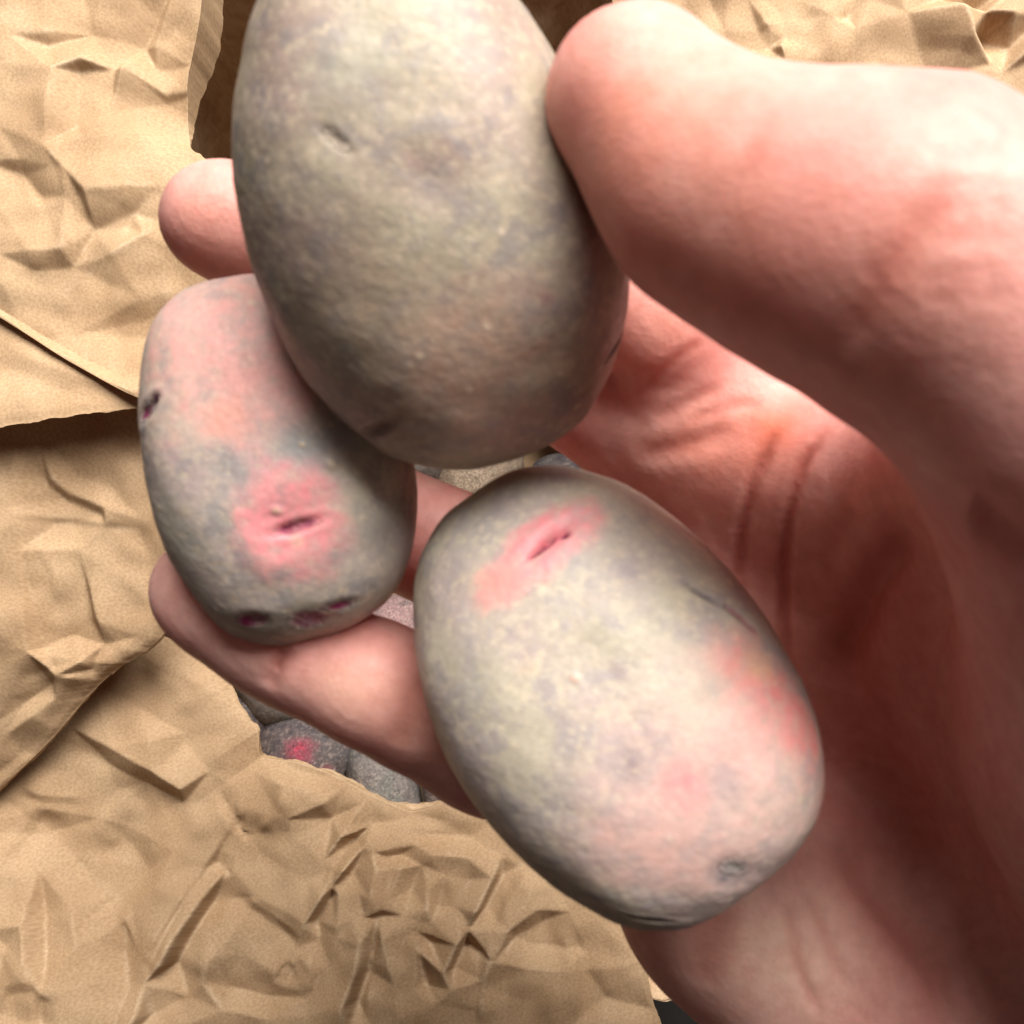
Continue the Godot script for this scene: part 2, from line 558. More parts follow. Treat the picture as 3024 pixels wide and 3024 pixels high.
	_fold(folds, [Vector2(1.1, 80.5), Vector2(-2.6, 87.3), Vector2(-6.4, 94.0), Vector2(-10.6, 100.6), Vector2(-13.4, 105.9), Vector2(-15.3, 112.5)], 1.6, 3.4, 2.2)
	_fold(folds, [Vector2(-21.4, 83.3), Vector2(-23.8, 88.9), Vector2(-22.9, 95.7)], 1.2, 2.2, 1.2)
	_fold(folds, [Vector2(-15.6, 85.4), Vector2(-19.2, 99.8), Vector2(-20.3, 117.7)], 1.8, 1.8, 1.0)
	_fold(folds, [Vector2(-32.4, 89.8), Vector2(-26.5, 81.4), Vector2(-18.4, 77.6), Vector2(-2.0, 79.2)], 2.4, 2.0, 0.8)
	_fold(folds, [Vector2(-39.5, 79.3), Vector2(-33.5, 74.8), Vector2(-22.3, 73.4), Vector2(-12.2, 75.4)], 1.8, 1.6, 0.8)
	_fold(folds, [Vector2(-10.6, 100.1), Vector2(-0.7, 96.5), Vector2(11.8, 91.2)], 3, -2.0, 0.8)
	_fold(folds, [Vector2(-6.9, 106.3), Vector2(4.2, 102.3), Vector2(17.9, 103.9)], 3, 2.2, 0.6)
	_fold(folds, [Vector2(-4.5, 96.4), Vector2(-6.3, 108.5), Vector2(-7.4, 119.3)], 1.2, -1.4, 0.5)
	_fold(folds, [Vector2(14.3, 97.0), Vector2(16.6, 107.2), Vector2(17.6, 120.4)], 2, 1.6, 0.8)
	_fold(folds, [Vector2(4.3, 85.2), Vector2(-0.8, 92.0), Vector2(-4.5, 100.9)], 1.2, -1.4, 0.8)
	_fold(folds, [Vector2(-29.1, 97.7), Vector2(-32.3, 107.5), Vector2(-33.2, 118.2)], 1.4, -1.6, 0.6)
	_fold(folds, [Vector2(-22.4, 96.9), Vector2(-25.1, 107.8), Vector2(-26.0, 118.5)], 1.2, 2.2, 1.0)
	drops = [0, 0, 1, 1, 1, 4, 2, 1, 2, 3, 1, 1, 1, 2, 3, 4, 8]
	rim = [Vector3(-99, 102.1, 26.4), Vector3(-83.6, 101.8, 30.7), Vector3(-69.7, 102.5, 38.2), Vector3(-66.4, 104.4, 46.4), Vector3(-61.1, 105.7, 52.8), Vector3(-60.5, 107.4, 59.1), Vector3(-51.6, 106.8, 60.2), Vector3(-41.4, 106.7, 63.6), Vector3(-33.8, 107.1, 67.8), Vector3(-24.2, 107.3, 72.3), Vector3(-14.8, 105.8, 70.4), Vector3(-2.7, 106.1, 75.7), Vector3(10.7, 107.1, 84.3), Vector3(24.5, 108.7, 95.1), Vector3(31.1, 111, 105.5), Vector3(34.4, 114.5, 119.1), Vector3(44, 119.6, 140.7)]
	outer = [Vector3(-143, 109.3, 35.7), Vector3(-140, 114.7, 56), Vector3(-137.7, 118.9, 72), Vector3(-135.7, 122.5, 85.3), Vector3(-133.9, 125.9, 98.3), Vector3(-132.3, 128.7, 108.8), Vector3(-130.8, 131.4, 119.1), Vector3(-128.9, 134.9, 132.1), Vector3(-110.4, 133.3, 133), Vector3(-93.8, 131.8, 133.8), Vector3(-77.1, 130.3, 134.7), Vector3(-60.1, 128.8, 135.5), Vector3(-42.9, 127.3, 136.4), Vector3(-25.5, 125.7, 137.3), Vector3(-7.8, 124.2, 138.1), Vector3(16, 122, 139.3), Vector3(40.3, 120, 141.1)]
	_sheet("front_cuff", bag, rim, drops, outer, 560, 300, 4, [[34.0, 4.5]], folds, 1.2, "creased cuff at the front of the bag mouth", 2.0, 0.5, 12.5, 2.5)
	folds = []
	_fold(folds, [Vector2(-113.2, -0.1), Vector2(-103.1, 1.1), Vector2(-92.9, 2.2), Vector2(-81.4, 2.8)], 1.0, -0.7, 0.4)
	_fold(folds, [Vector2(-102.6, -14.1), Vector2(-102.5, -7.7), Vector2(-99.3, -4.2), Vector2(-83.6, 1.7)], 1.6, -1.0, 0.6)
	_fold(folds, [Vector2(-93.0, 4.0), Vector2(-94.3, 16.0), Vector2(-94.1, 23.2), Vector2(-87.6, 31.3)], 1.4, -0.7, 0.5)
	_fold(folds, [Vector2(-115.8, 35.2), Vector2(-105.0, 30.5), Vector2(-94.2, 25.1), Vector2(-92.2, 30.0), Vector2(-84.9, 28.2)], 5, 2.2, 2.5)
	_fold(folds, [Vector2(-116.7, 47.6), Vector2(-104.4, 39.1), Vector2(-94.9, 35.5), Vector2(-88.8, 32.5)], 2.5, 1.5, 1.5)
	_fold(folds, [Vector2(-112.5, 37.7), Vector2(-100.6, 34.2), Vector2(-90.5, 31.2)], 1.5, 0.9, 0.8)
	_fold(folds, [Vector2(-106.7, 4.0), Vector2(-102.7, 13.5), Vector2(-102.1, 20.7)], 1.2, -0.5, 0.3)
	drops = [0, 0, 0, 0, 0, 0, 0, 0, 0, 0, 0]
	rim = [Vector3(-139.6, 115.5, 85.3), Vector3(-117.9, 117.2, 63.8), Vector3(-105.3, 118.1, 51.8), Vector3(-96.4, 119.1, 41.7), Vector3(-90, 119.5, 35.8), Vector3(-85.1, 119.5, 33.1), Vector3(-79.7, 119.8, 28.6), Vector3(-76, 120.6, 22.2), Vector3(-73.9, 123.4, 4), Vector3(-74.8, 126.4, -13.6), Vector3(-75.3, 128.6, -26.9)]
	outer = [Vector3(-139.4, 115.7, 84), Vector3(-138.4, 117.5, 72.4), Vector3(-137.4, 119.5, 59.7), Vector3(-136.3, 121.5, 47.3), Vector3(-135.2, 123.4, 35), Vector3(-134.2, 125.3, 22.9), Vector3(-133.2, 127.2, 11), Vector3(-132.1, 129, -0.7), Vector3(-131.1, 130.8, -12.2), Vector3(-129.9, 133.1, -26.4), Vector3(-100, 130.7, -27.3)]
	_sheet("side_cuff", bag, rim, drops, outer, 330, 170, 7, [[36.0, 5.0]], folds, 1.6, "smoother cuff overlapping the front one", 1.5, -1.1)
	folds = []
	_fold(folds, [Vector2(-109.9, -35.9), Vector2(-96.1, -30.2), Vector2(-81.2, -24.5)], 3, -0.8, 0.5)
	drops = [0, 0, 0, 0, 0]
	rim = [Vector3(-125.8, 140.5, -16), Vector3(-107.9, 138.7, -17.9), Vector3(-95.1, 137.1, -20.2), Vector3(-79.7, 135.4, -22.4), Vector3(-72.2, 134.7, -22.7)]
	outer = [Vector3(-131.5, 130.2, -59.7), Vector3(-111.3, 131.3, -49.1), Vector3(-97, 132.5, -39.7), Vector3(-80.4, 133.5, -30.4), Vector3(-72.5, 133.7, -26.9)]
	_sheet("tucked_flap", bag, rim, drops, outer, 200, 90, 9, [[40.0, 0.8], [15.0, 0.3]], folds, 0.4, "smooth flap tucked between two cuffs")
	folds = []
	_fold(folds, [Vector2(-108.4, -102.7), Vector2(-100.4, -100.9), Vector2(-91.4, -104.0), Vector2(-81.1, -102.3), Vector2(-73.0, -98.2)], 5, 2.2, 1.5)
	_fold(folds, [Vector2(-109.8, -82.6), Vector2(-99.5, -78.0), Vector2(-90.2, -68.1), Vector2(-75.6, -69.9)], 6, -2.2, 2)
	_fold(folds, [Vector2(-90.2, -68.1), Vector2(-88.2, -59.4), Vector2(-74.5, -68.2)], 4, 1.8, 2)
	_fold(folds, [Vector2(-88.2, -59.4), Vector2(-91.8, -47.9), Vector2(-96.9, -36.5)], 1.6, 0.9, 0.8)
	_fold(folds, [Vector2(-108.7, -54.7), Vector2(-95.4, -55.9), Vector2(-88.2, -59.4)], 3, -1.2, 1)
	_fold(folds, [Vector2(-87.4, -86.3), Vector2(-81.1, -102.3)], 4, 0.8, 1)
	_fold(folds, [Vector2(-105.1, -75.6), Vector2(-87.4, -86.3), Vector2(-72.5, -78.2)], 6, 1.2, 1)
	drops = [0, 0, 0, 0, 0, 0, 0, 2, 5, 10, 15, 18, 18]
	rim = [Vector3(-127.5, 137.5, -52.3), Vector3(-108.2, 138, -41), Vector3(-94.6, 138.4, -32.3), Vector3(-79.3, 138.8, -24.2), Vector3(-69.4, 138.5, -24.7), Vector3(-60.4, 136.5, -45.8), Vector3(-59.7, 134.7, -66.6), Vector3(-66.1, 134, -76.4), Vector3(-70.8, 133.8, -80.3), Vector3(-72.1, 133.2, -87), Vector3(-71.3, 132.3, -97.1), Vector3(-68.5, 131.2, -109), Vector3(-67.4, 129.5, -128.4)]
	outer = [Vector3(-127.5, 137.4, -52.9), Vector3(-127.8, 136.9, -59.2), Vector3(-128.2, 136.3, -66.1), Vector3(-128.5, 135.7, -73.1), Vector3(-128.8, 135.1, -80.1), Vector3(-129.2, 134.5, -87.1), Vector3(-129.5, 133.9, -94.2), Vector3(-129.8, 133.3, -101.2), Vector3(-130.2, 132.7, -108.4), Vector3(-128.8, 131, -127.6), Vector3(-111.7, 130.6, -127.8), Vector3(-94.5, 130.2, -128.1), Vector3(-73.8, 129.7, -128.3)]
	_sheet("corner_cuff", bag, rim, drops, outer, 360, 260, 12, [[38.0, 5.5]], folds, 0.8, "cuff at the far left corner", 1.5, 1.1)
	folds = []
	_fold(folds, [Vector2(42.2, -110.1), Vector2(51.0, -108.3), Vector2(60.9, -108.9), Vector2(63.9, -111.2)], 3.5, 2.6, 2.0)
	_fold(folds, [Vector2(63.8, -114.2), Vector2(64.5, -111.2), Vector2(69.5, -107.4)], 2.5, 2.0, 1.5)
	_fold(folds, [Vector2(60.6, -122.2), Vector2(59.5, -115.0), Vector2(63.9, -111.2)], 1.5, -1.0, 1.0)
	_fold(folds, [Vector2(102.8, -126.5), Vector2(107.3, -116.8), Vector2(109.3, -110.8), Vector2(110.8, -103.6)], 3.5, 6.0, 3.5)
	_fold(folds, [Vector2(110.8, -103.6), Vector2(115.4, -107.6), Vector2(122.3, -113.9)], 2.5, 3.0, 1.5)
	_fold(folds, [Vector2(108.3, -104.3), Vector2(102.3, -106.3), Vector2(93.8, -107.8)], 2.0, 0.8, 0.8)
	_fold(folds, [Vector2(83.8, -120.1), Vector2(80.3, -113.0), Vector2(71.9, -107.9)], 2.5, -1.2, 1.0)
	_fold(folds, [Vector2(117.2, -123.5), Vector2(115.1, -114.2), Vector2(120.3, -104.5)], 2, -2.0, 1.0)
	drops = [6, 4, 3, 2, 0, 0, 0, 0]
	rim = [Vector3(20.7, 108.7, -139.5), Vector3(24.6, 107.6, -122.4), Vector3(29.7, 106.8, -107.5), Vector3(42.6, 105.9, -84.9), Vector3(55.5, 105.1, -62.1), Vector3(80.6, 106.8, -56.7), Vector3(105, 109.2, -61.2), Vector3(140.9, 112.5, -64.1)]
	outer = [Vector3(26.9, 109.3, -140.4), Vector3(41.8, 110.5, -139.8), Vector3(54.1, 111.5, -139.2), Vector3(66.4, 112.5, -138.7), Vector3(78.5, 113.5, -138.2), Vector3(96.5, 115, -137.4), Vector3(120.2, 116.9, -136.3), Vector3(137.7, 118.4, -135.6)]
	_sheet("back_cuff", bag, rim, drops, outer, 330, 200, 15, [[28.0, 5.0]], folds, 0.6, "sunlit cuff behind the thumb")


# ---------------------------------------------------------------- potatoes
func _spot(s: Dictionary, p: Vector3, along: Vector3, r1: float, r2: float, col: Color, strength: float, depth: float, soft: float, is_eye: bool) -> void:
	var n := Vector3(p.x / (s.b * s.b), p.y / (s.c * s.c), p.z / (s.a * s.a)).normalized()
	var e1 := (along - n * along.dot(n)).normalized()
	s.spots.append([p, e1, n.cross(e1), n, 1.0 / r1, 1.0 / r2, col, strength, depth, soft, is_eye, maxf(r1, r2) * 2.6])


func _surface(s: Dictionary, lat: float, lon: float) -> Vector3:
	var t := sin(lat)
	var ring: float = pow(maxf(cos(lat), 0.0), s.blunt)
	var cx := cos(lon)
	var cy := sin(lon)
	var k: float = pow(pow(absf(cx), s.q) + pow(absf(cy), s.q), -1.0 / s.q) * ring * (1.0 + s.taper * t)
	var p := Vector3(s.b * k * cx + s.bend * (t * t - 0.35), s.c * k * cy, s.a * t)
	var far: float = s.seed * 91.0
	var lump: float = s.lump * 2.0 * noise_a.get_noise_3d(p.x * 0.8 + far, p.y * 0.8, p.z * 0.8) + 0.004 * noise_b.get_noise_3d(p.x + far, p.y, p.z)
	return p * (1.0 + lump)


func _potato(called: String, s: Dictionary, palette: Array, m: Material) -> Node3D:
	var rows: int = s.rows
	var cols := int(rows * 1.25)
	var v := PackedVector3Array()
	var c := PackedColorArray()
	v.resize((rows - 1) * cols + 2)
	c.resize(v.size())
	var mask := PackedByteArray()
	mask.resize(v.size())
	var far: float = s.seed * 57.0
	# pale lenticels scattered over the skin
	var rng := RandomNumberGenerator.new()
	rng.seed = s.seed * 7 + 1
	for k in (34 if rows > 200 else 0):
		var dot := _surface(s, asin(rng.randf_range(-0.93, 0.93)), rng.randf_range(0.1, PI - 0.1))
		var big := rng.randf_range(0.2, 0.5)
		_spot(s, dot, Vector3(rng.randf_range(-1, 1), 0.1, rng.randf_range(-1, 1)), big * 1.3, big, Color(0.74, 0.60, 0.44), rng.randf_range(0.3, 0.7), -0.03, 0.6, false)
	for q in v.size():
		var lat := -PI / 2
		var lon := 0.0
		if q == v.size() - 1:
			lat = PI / 2
		elif q > 0:
			lat = PI * ((q - 1) / cols + 1) / rows - PI / 2
			lon = TAU * ((q - 1) % cols) / cols
		var p := _surface(s, lat, lon)
		var n1 := noise_a.get_noise_3d(p.x * 1.3 + far, p.y * 1.3, p.z * 1.3)
		var n2 := noise_b.get_noise_3d(p.x * 1.1, p.y * 1.1 + far, p.z * 1.1)
		var n3 := noise_b.get_noise_3d(p.x * 2.6 + far, p.y * 2.6 + 40.0, p.z * 2.6)
		var n4 := noise_c.get_noise_3d(p.x * 1.3, p.y * 1.3, p.z * 1.3 + far)
		var col: Color = palette[0]
		col = col.lerp(palette[1], clampf(0.5 + n1 * 1.5, 0.0, 1.0))
		col = col.lerp(palette[2], clampf(n2 * 2.2 - 0.1, 0.0, 0.7))
		col = col.lerp(palette[3], clampf(n3 * 1.7 - 0.25, 0.0, 0.45))
		col = col.lerp(palette[3], clampf(n4 * 4.5 - 1.3, 0.0, 0.5))
		col = col.lerp(palette[2], clampf(-n4 * 4.0 - 1.6, 0.0, 0.55))
		var dent := 0.0
		for z: Array in s.spots:
			var d: Vector3 = p - z[0]
			var far_off: float = z[11]
			if d.length_squared() > far_off * far_off + 20.0 or absf(d.dot(z[3])) > 9.0:
				continue
			var a: float = d.dot(z[1]) * z[4]
			var b: float = d.dot(z[2]) * z[5]
			var r := sqrt(a * a + b * b)
			if z[8] != 0.0:
				dent += z[8] * (exp(-r * r * 1.3) - 0.14 * exp(-(r - 1.7) * (r - 1.7) * 3.0))
			var soft: float = z[9]
			var w: float = 1.0 - smoothstep(1.0 - soft, 1.0 + soft * 0.35, r + n2 * 0.35 * minf(soft + 0.3, 1.0) + n4 * 0.12)
			if w > 0.0:
				col = col.lerp(z[6], clampf(w * z[7] * (0.85 + n3 * 0.7), 0.0, 1.0))
			if z[10] and r < 1.25:
				mask[q] = 1
		var g := Vector3(p.x / (s.b * s.b), p.y / (s.c * s.c), p.z / (s.a * s.a)).normalized()
		v[q] = p - g * (dent + n4 * 0.035)
		c[q] = col
	var idx := PackedInt32Array()
	var last := v.size() - 1
	for j in cols:
		var k := (j + 1) % cols
		idx.append_array([0, 1 + k, 1 + j, last, last - cols + j, last - cols + k])
		for i in rows - 2:
			var a := 1 + i * cols + j
			var b := 1 + i * cols + k
			idx.append_array([a, b, a + cols, b, b + cols, a + cols])
	var n := _normals(v, idx)
	if n[cols * rows / 2].dot(v[cols * rows / 2]) < 0.0:
		for t in range(0, idx.size(), 3):
			var keep := idx[t]
			idx[t] = idx[t + 1]
			idx[t + 1] = keep
		n = _normals(v, idx)
	var o := Node3D.new()
	o.name = called
	add_child(o, true)
	o.transform = Transform3D(Basis(s.x, s.y, s.z), s.at * MM)
	_commit("skin", o, v, n, c, PackedVector2Array(), idx, m)
	# each eye is a crust of its own that lies on the skin
	for z: Array in s.spots:
		if not z[10]:
			continue
		var map := {}
		var ev := PackedVector3Array()
		var en := PackedVector3Array()
		var ec := PackedColorArray()
		var ei := PackedInt32Array()
		for t in range(0, idx.size(), 3):
			if mask[idx[t]] == 0 or mask[idx[t + 1]] == 0 or mask[idx[t + 2]] == 0:
				continue
			var d: Vector3 = v[idx[t]] - z[0]
			var a: float = d.dot(z[1]) * z[4]
			var b: float = d.dot(z[2]) * z[5]
			if a * a + b * b > 1.3 or absf(d.dot(z[3])) > 6.0:
				continue
			for e in 3:
				var q := idx[t + e]
				if not map.has(q):
					map[q] = ev.size()
					ev.append(v[q] + n[q] * 0.07)
					en.append(n[q])
					ec.append(c[q])
				ei.append(map[q])
		if ei.size() > 5:
			_commit("eye", o, ev, en, ec, PackedVector2Array(), ei, eye_skin)
	return o


func _make_held_potatoes() -> void:
	var grey := [Color(0.385, 0.335, 0.25), Color(0.36, 0.275, 0.235), Color(0.27, 0.235, 0.225), Color(0.54, 0.44, 0.325)]
	var rosy := [Color(0.49, 0.445, 0.365), Color(0.47, 0.37, 0.355), Color(0.32, 0.295, 0.295), Color(0.64, 0.52, 0.40)]
	var olive := [Color(0.54, 0.485, 0.385), Color(0.50, 0.41, 0.385), Color(0.41, 0.36, 0.36), Color(0.69, 0.60, 0.45)]
	var o: Node3D
	var family := "potatoes held in the hand"
	spec = {"at": Vector3(-9.15, 250, -32.84), "x": Vector3(0.9518, 0, -0.3068), "y": Vector3(0.0963, 0.9495, 0.2986), "z": Vector3(0.2913, -0.3137, 0.9037), "a": 29.0, "b": 19.8, "c": 17.5, "taper": 0.095, "bend": 0.0, "blunt": 0.92, "q": 2.35, "lump": 0.018, "seed": 3, "rows": 300, "tone": 0, "spots": []}
	_spot(spec, Vector3(-6.4, 15.55, -9.43), Vector3(-0.547, -0.373, -0.75), 1.70, 0.61, Color(0.17, 0.1, 0.08), 0.7, 0.22, 0.8, true)
	_spot(spec, Vector3(-5.9, 15.97, -8.14), Vector3(-0.448, -0.341, -0.826), 3.59, 1.54, Color(0.36, 0.29, 0.24), 0.45, 0.15, 0.8, false)
	_spot(spec, Vector3(0.64, 17.4, -2.93), Vector3(-0.541, -0.098, -0.835), 4.41, 2.81, Color(0.36, 0.29, 0.27), 0.5, 0.35, 0.9, false)
	_spot(spec, Vector3(-11.29, 9.06, 18.5), Vector3(0.673, 0.688, -0.272), 3.58, 0.82, Color(0.1, 0.05, 0.05), 0.7, 0.6, 0.7, true)
	_spot(spec, Vector3(13.69, 6.42, 18.05), Vector3(0.566, -0.691, -0.449), 3.32, 0.41, Color(0.05, 0.015, 0.025), 0.95, 0.35, 0.4, true)
	_spot(spec, Vector3(-0.2, 14.96, 15.04), Vector3(-0.472, 0.152, -0.869), 10.25, 10.75, Color(0.5, 0.325, 0.245), 0.95, 0.0, 0.9, false)
	_spot(spec, Vector3(-9, 15.29, 5.02), Vector3(-0.611, -0.347, -0.712), 7.74, 6.65, Color(0.44, 0.33, 0.24), 0.7, 0.0, 0.9, false)
	_spot(spec, Vector3(-3.38, 14.52, -15.41), Vector3(-0.547, -0.497, -0.674), 6.17, 5.63, Color(0.4, 0.4, 0.33), 0.5, 0.0, 0.9, false)
	_spot(spec, Vector3(0.16, 9.14, 24.73), Vector3(-0.718, 0.355, -0.598), 6.74, 3.07, Color(0.4, 0.26, 0.22), 0.45, 0.0, 0.9, false)
	_spot(spec, Vector3(-0.02, 17.17, -5.6), Vector3(-0.473, -0.122, -0.872), 1.34, 0.72, Color(0.44, 0.27, 0.24), 0.4, 0.0, 0.9, false)
	_spot(spec, Vector3(15.73, 2.95, 16.93), Vector3(0.065, 0.451, -0.89), 13.57, 3.84, Color(0.22, 0.09, 0.11), 0.9, 0.0, 0.9, false)
	_spot(spec, Vector3(7.92, 14.75, 10.46), Vector3(-0.444, 0.373, -0.815), 1.29, 0.72, Color(0.36, 0.16, 0.17), 0.5, 0.0, 0.9, false)
	o = _potato("potato", spec, grey, potato_skin)
	_tag(o, "largest held potato, grey-beige, pinched under the thumb", "potato", family)
	spec = {"at": Vector3(-29.15, 234, -6.76), "x": Vector3(0.9691, 0, -0.2468), "y": Vector3(0.0155, 0.998, 0.0608), "z": Vector3(0.2464, -0.0627, 0.9671), "a": 23.0, "b": 15.7, "c": 14.5, "taper": 0.095, "bend": -1.2, "blunt": 0.78, "q": 2.3, "lump": 0.018, "seed": 8, "rows": 260, "tone": 1, "spots": []}
	_spot(spec, Vector3(-0.19, 11.55, -13.89), Vector3(-0.307, -0.708, -0.636), 12.43, 12.01, Color(0.79, 0.4, 0.365), 0.85, 0.0, 0.7, false)
	_spot(spec, Vector3(3.38, 13.37, -7.38), Vector3(-0.645, -0.143, -0.751), 5.24, 8.41, Color(0.79, 0.4, 0.365), 0.8, 0.0, 0.7, false)
	_spot(spec, Vector3(-1.36, 14.11, -4.93), Vector3(-0.795, -0.231, -0.562), 3.43, 3.60, Color(0.74, 0.36, 0.28), 0.6, 0.0, 0.7, false)
	_spot(spec, Vector3(5.31, 13.64, 0.4), Vector3(0.835, -0.38, 0.398), 3.35, 3.00, Color(0.33, 0.34, 0.36), 0.6, 0.0, 0.8, false)
	_spot(spec, Vector3(1.98, 13.44, 8.13), Vector3(0.919, -0.373, 0.129), 7.03, 7.33, Color(0.85, 0.31, 0.33), 0.9, -0.4, 0.5, false)
	_spot(spec, Vector3(2.07, 13.5, 7.84), Vector3(0.972, -0.214, -0.096), 3.43, 2.70, Color(0.84, 0.27, 0.3), 0.6, 0.6, 0.8, false)
	_spot(spec, Vector3(2.68, 13.27, 8.38), Vector3(0.969, -0.237, -0.074), 2.73, 0.66, Color(0.2, 0.015, 0.075), 0.95, 0.55, 0.35, true)
	_spot(spec, Vector3(1.95, 13.27, 8.81), Vector3(0.97, -0.194, 0.147), 1.06, 0.54, Color(0.3, 0.05, 0.09), 0.8, 0.2, 0.6, false)
	_spot(spec, Vector3(2.36, 12.93, 9.81), Vector3(0.932, -0.252, 0.26), 0.88, 0.84, Color(0.8, 0.5, 0.4), 0.7, 0.0, 0.7, false)
	_spot(spec, Vector3(-11.19, 8.67, -8.43), Vector3(0.747, 0.636, -0.191), 2.17, 0.90, Color(0.2, 0.015, 0.075), 0.95, 0.6, 0.4, true)
	_spot(spec, Vector3(-9.59, 9.8, -9.49), Vector3(0.81, 0.54, -0.229), 1.08, 0.66, Color(0.2, 0.015, 0.075), 0.9, 0.4, 0.4, true)
	_spot(spec, Vector3(-4.96, 8.64, 16.98), Vector3(0.951, 0.3, 0.076), 2.11, 1.14, Color(0.3, 0.03, 0.12), 0.95, 0.4, 0.45, true)
	_spot(spec, Vector3(0.48, 8.53, 18.59), Vector3(0.969, -0.231, 0.083), 2.24, 1.80, Color(0.3, 0.04, 0.14), 0.95, 0.3, 0.4, true)
	_spot(spec, Vector3(4.12, 8.35, 17.8), Vector3(0.886, -0.464, -0.002), 1.76, 0.90, Color(0.3, 0.03, 0.12), 0.95, 0.4, 0.4, true)
	_spot(spec, Vector3(2.5, 7.82, 19.02), Vector3(0.92, -0.392, 0.013), 2.31, 1.56, Color(0.5, 0.24, 0.22), 0.6, 0.2, 0.7, false)
	_spot(spec, Vector3(7.87, 12.43, 2.66), Vector3(0.242, -0.224, 0.944), 0.70, 0.54, Color(0.72, 0.56, 0.38), 0.8, -0.3, 0.4, false)
	_spot(spec, Vector3(5.72, 13.5, -0.1), Vector3(0.794, -0.296, 0.531), 0.37, 0.36, Color(0.72, 0.56, 0.38), 0.7, -0.2, 0.4, false)
	_spot(spec, Vector3(1.25, 13.92, 6.19), Vector3(0.857, -0.171, 0.485), 0.72, 0.48, Color(0.72, 0.56, 0.38), 0.7, -0.2, 0.5, false)
	_spot(spec, Vector3(-8.58, 11.92, 3.68), Vector3(0.799, 0.398, 0.45), 1.14, 0.84, Color(0.72, 0.56, 0.38), 0.4, 0.0, 0.7, false)
	_spot(spec, Vector3(-10.62, 9.27, 8.4), Vector3(0.128, 0.255, -0.959), 9.02, 3.60, Color(0.38, 0.38, 0.31), 0.5, 0.0, 0.9, false)
	_spot(spec, Vector3(10.11, 8.55, 11.21), Vector3(0.556, -0.264, -0.788), 3.38, 3.60, Color(0.24, 0.23, 0.22), 0.6, 0.0, 0.9, false)
	_spot(spec, Vector3(9.6, 11.47, 0.27), Vector3(0.521, -0.471, 0.712), 3.23, 2.70, Color(0.27, 0.27, 0.28), 0.6, 0.0, 0.9, false)
	o = _potato("potato", spec, rosy, potato_skin)
	_tag(o, "smallest held potato, pink upper half, pink patch round dark slit", "potato", family)
	spec = {"at": Vector3(10.81, 242, 20.02), "x": Vector3(0.8299, 0, -0.5579), "y": Vector3(-0.1621, 0.9568, -0.2411), "z": Vector3(0.5339, 0.2906, 0.7941), "a": 27.4, "b": 19.8, "c": 17.0, "taper": 0.05, "bend": 0.4, "blunt": 0.78, "q": 2.3, "lump": 0.016, "seed": 15, "rows": 300, "tone": 2, "spots": []}
	_spot(spec, Vector3(4.19, 12.55, 17.55), Vector3(0.143, -0.79, 0.595), 14.05, 11.87, Color(0.78, 0.52, 0.47), 0.85, 0.0, 0.8, false)
	_spot(spec, Vector3(2.95, 14.32, -14.18), Vector3(0.916, -0.397, -0.06), 8.66, 3.98, Color(0.85, 0.31, 0.33), 0.95, -0.3, 0.5, false)
	_spot(spec, Vector3(-3.2, 14.56, -13.42), Vector3(0.974, -0.02, -0.224), 3.95, 2.65, Color(0.83, 0.36, 0.32), 0.85, 0.0, 0.7, false)
	_spot(spec, Vector3(3.99, 14.12, -14.23), Vector3(0.937, -0.33, -0.111), 3.43, 1.10, Color(0.8, 0.2, 0.24), 0.7, 0.7, 0.6, false)
	_spot(spec, Vector3(3.19, 14.35, -14.01), Vector3(0.953, -0.262, -0.149), 1.93, 0.39, Color(0.24, 0.03, 0.08), 0.85, 0.7, 0.5, true)
	_spot(spec, Vector3(5.46, 13.97, -13.67), Vector3(0.957, -0.289, 0.01), 0.62, 0.39, Color(0.2, 0.015, 0.075), 0.95, 0.7, 0.4, true)
	_spot(spec, Vector3(1.67, 14.65, -13.71), Vector3(0.992, -0.124, -0.016), 1.37, 0.28, Color(0.3, 0.05, 0.1), 0.7, 0.3, 0.5, true)
	_spot(spec, Vector3(1.6, 10.59, -21.32), Vector3(0.965, -0.259, -0.028), 3.64, 2.21, Color(0.29, 0.25, 0.26), 0.55, 0.0, 0.8, false)
	_spot(spec, Vector3(13.38, 9.47, 13.23), Vector3(-0.15, -0.675, 0.723), 12.43, 5.25, Color(0.82, 0.3, 0.28), 0.95, 0.0, 0.75, false)
	_spot(spec, Vector3(8.57, 12.57, 14.14), Vector3(-0.112, -0.435, 0.894), 5.15, 4.97, Color(0.83, 0.46, 0.42), 0.85, 0.0, 0.8, false)
	_spot(spec, Vector3(1.25, 14.42, 14.42), Vector3(-0.258, -0.385, 0.886), 3.50, 2.76, Color(0.82, 0.33, 0.33), 0.9, 0.0, 0.8, false)
	_spot(spec, Vector3(-4.27, 12.47, 17.66), Vector3(-0.749, -0.062, -0.659), 9.88, 6.07, Color(0.68, 0.42, 0.37), 0.85, 0.0, 0.9, false)
	_spot(spec, Vector3(4.64, 13.22, 15.98), Vector3(-0.25, -0.412, 0.876), 3.58, 2.76, Color(0.36, 0.31, 0.31), 0.6, 0.0, 0.9, false)
	_spot(spec, Vector3(-1.98, 15.76, 9.89), Vector3(0.711, -0.149, 0.687), 2.69, 3.31, Color(0.34, 0.27, 0.27), 0.5, 0.1, 0.9, false)
	_spot(spec, Vector3(-1.83, 15.83, 9.68), Vector3(-0.21, -0.26, 0.943), 1.42, 0.83, Color(0.26, 0.19, 0.22), 0.5, 0.0, 0.8, false)
	_spot(spec, Vector3(7.1, 15.55, 5.13), Vector3(0.267, -0.28, 0.922), 4.97, 6.07, Color(0.62, 0.53, 0.42), 0.5, 0.0, 0.9, false)
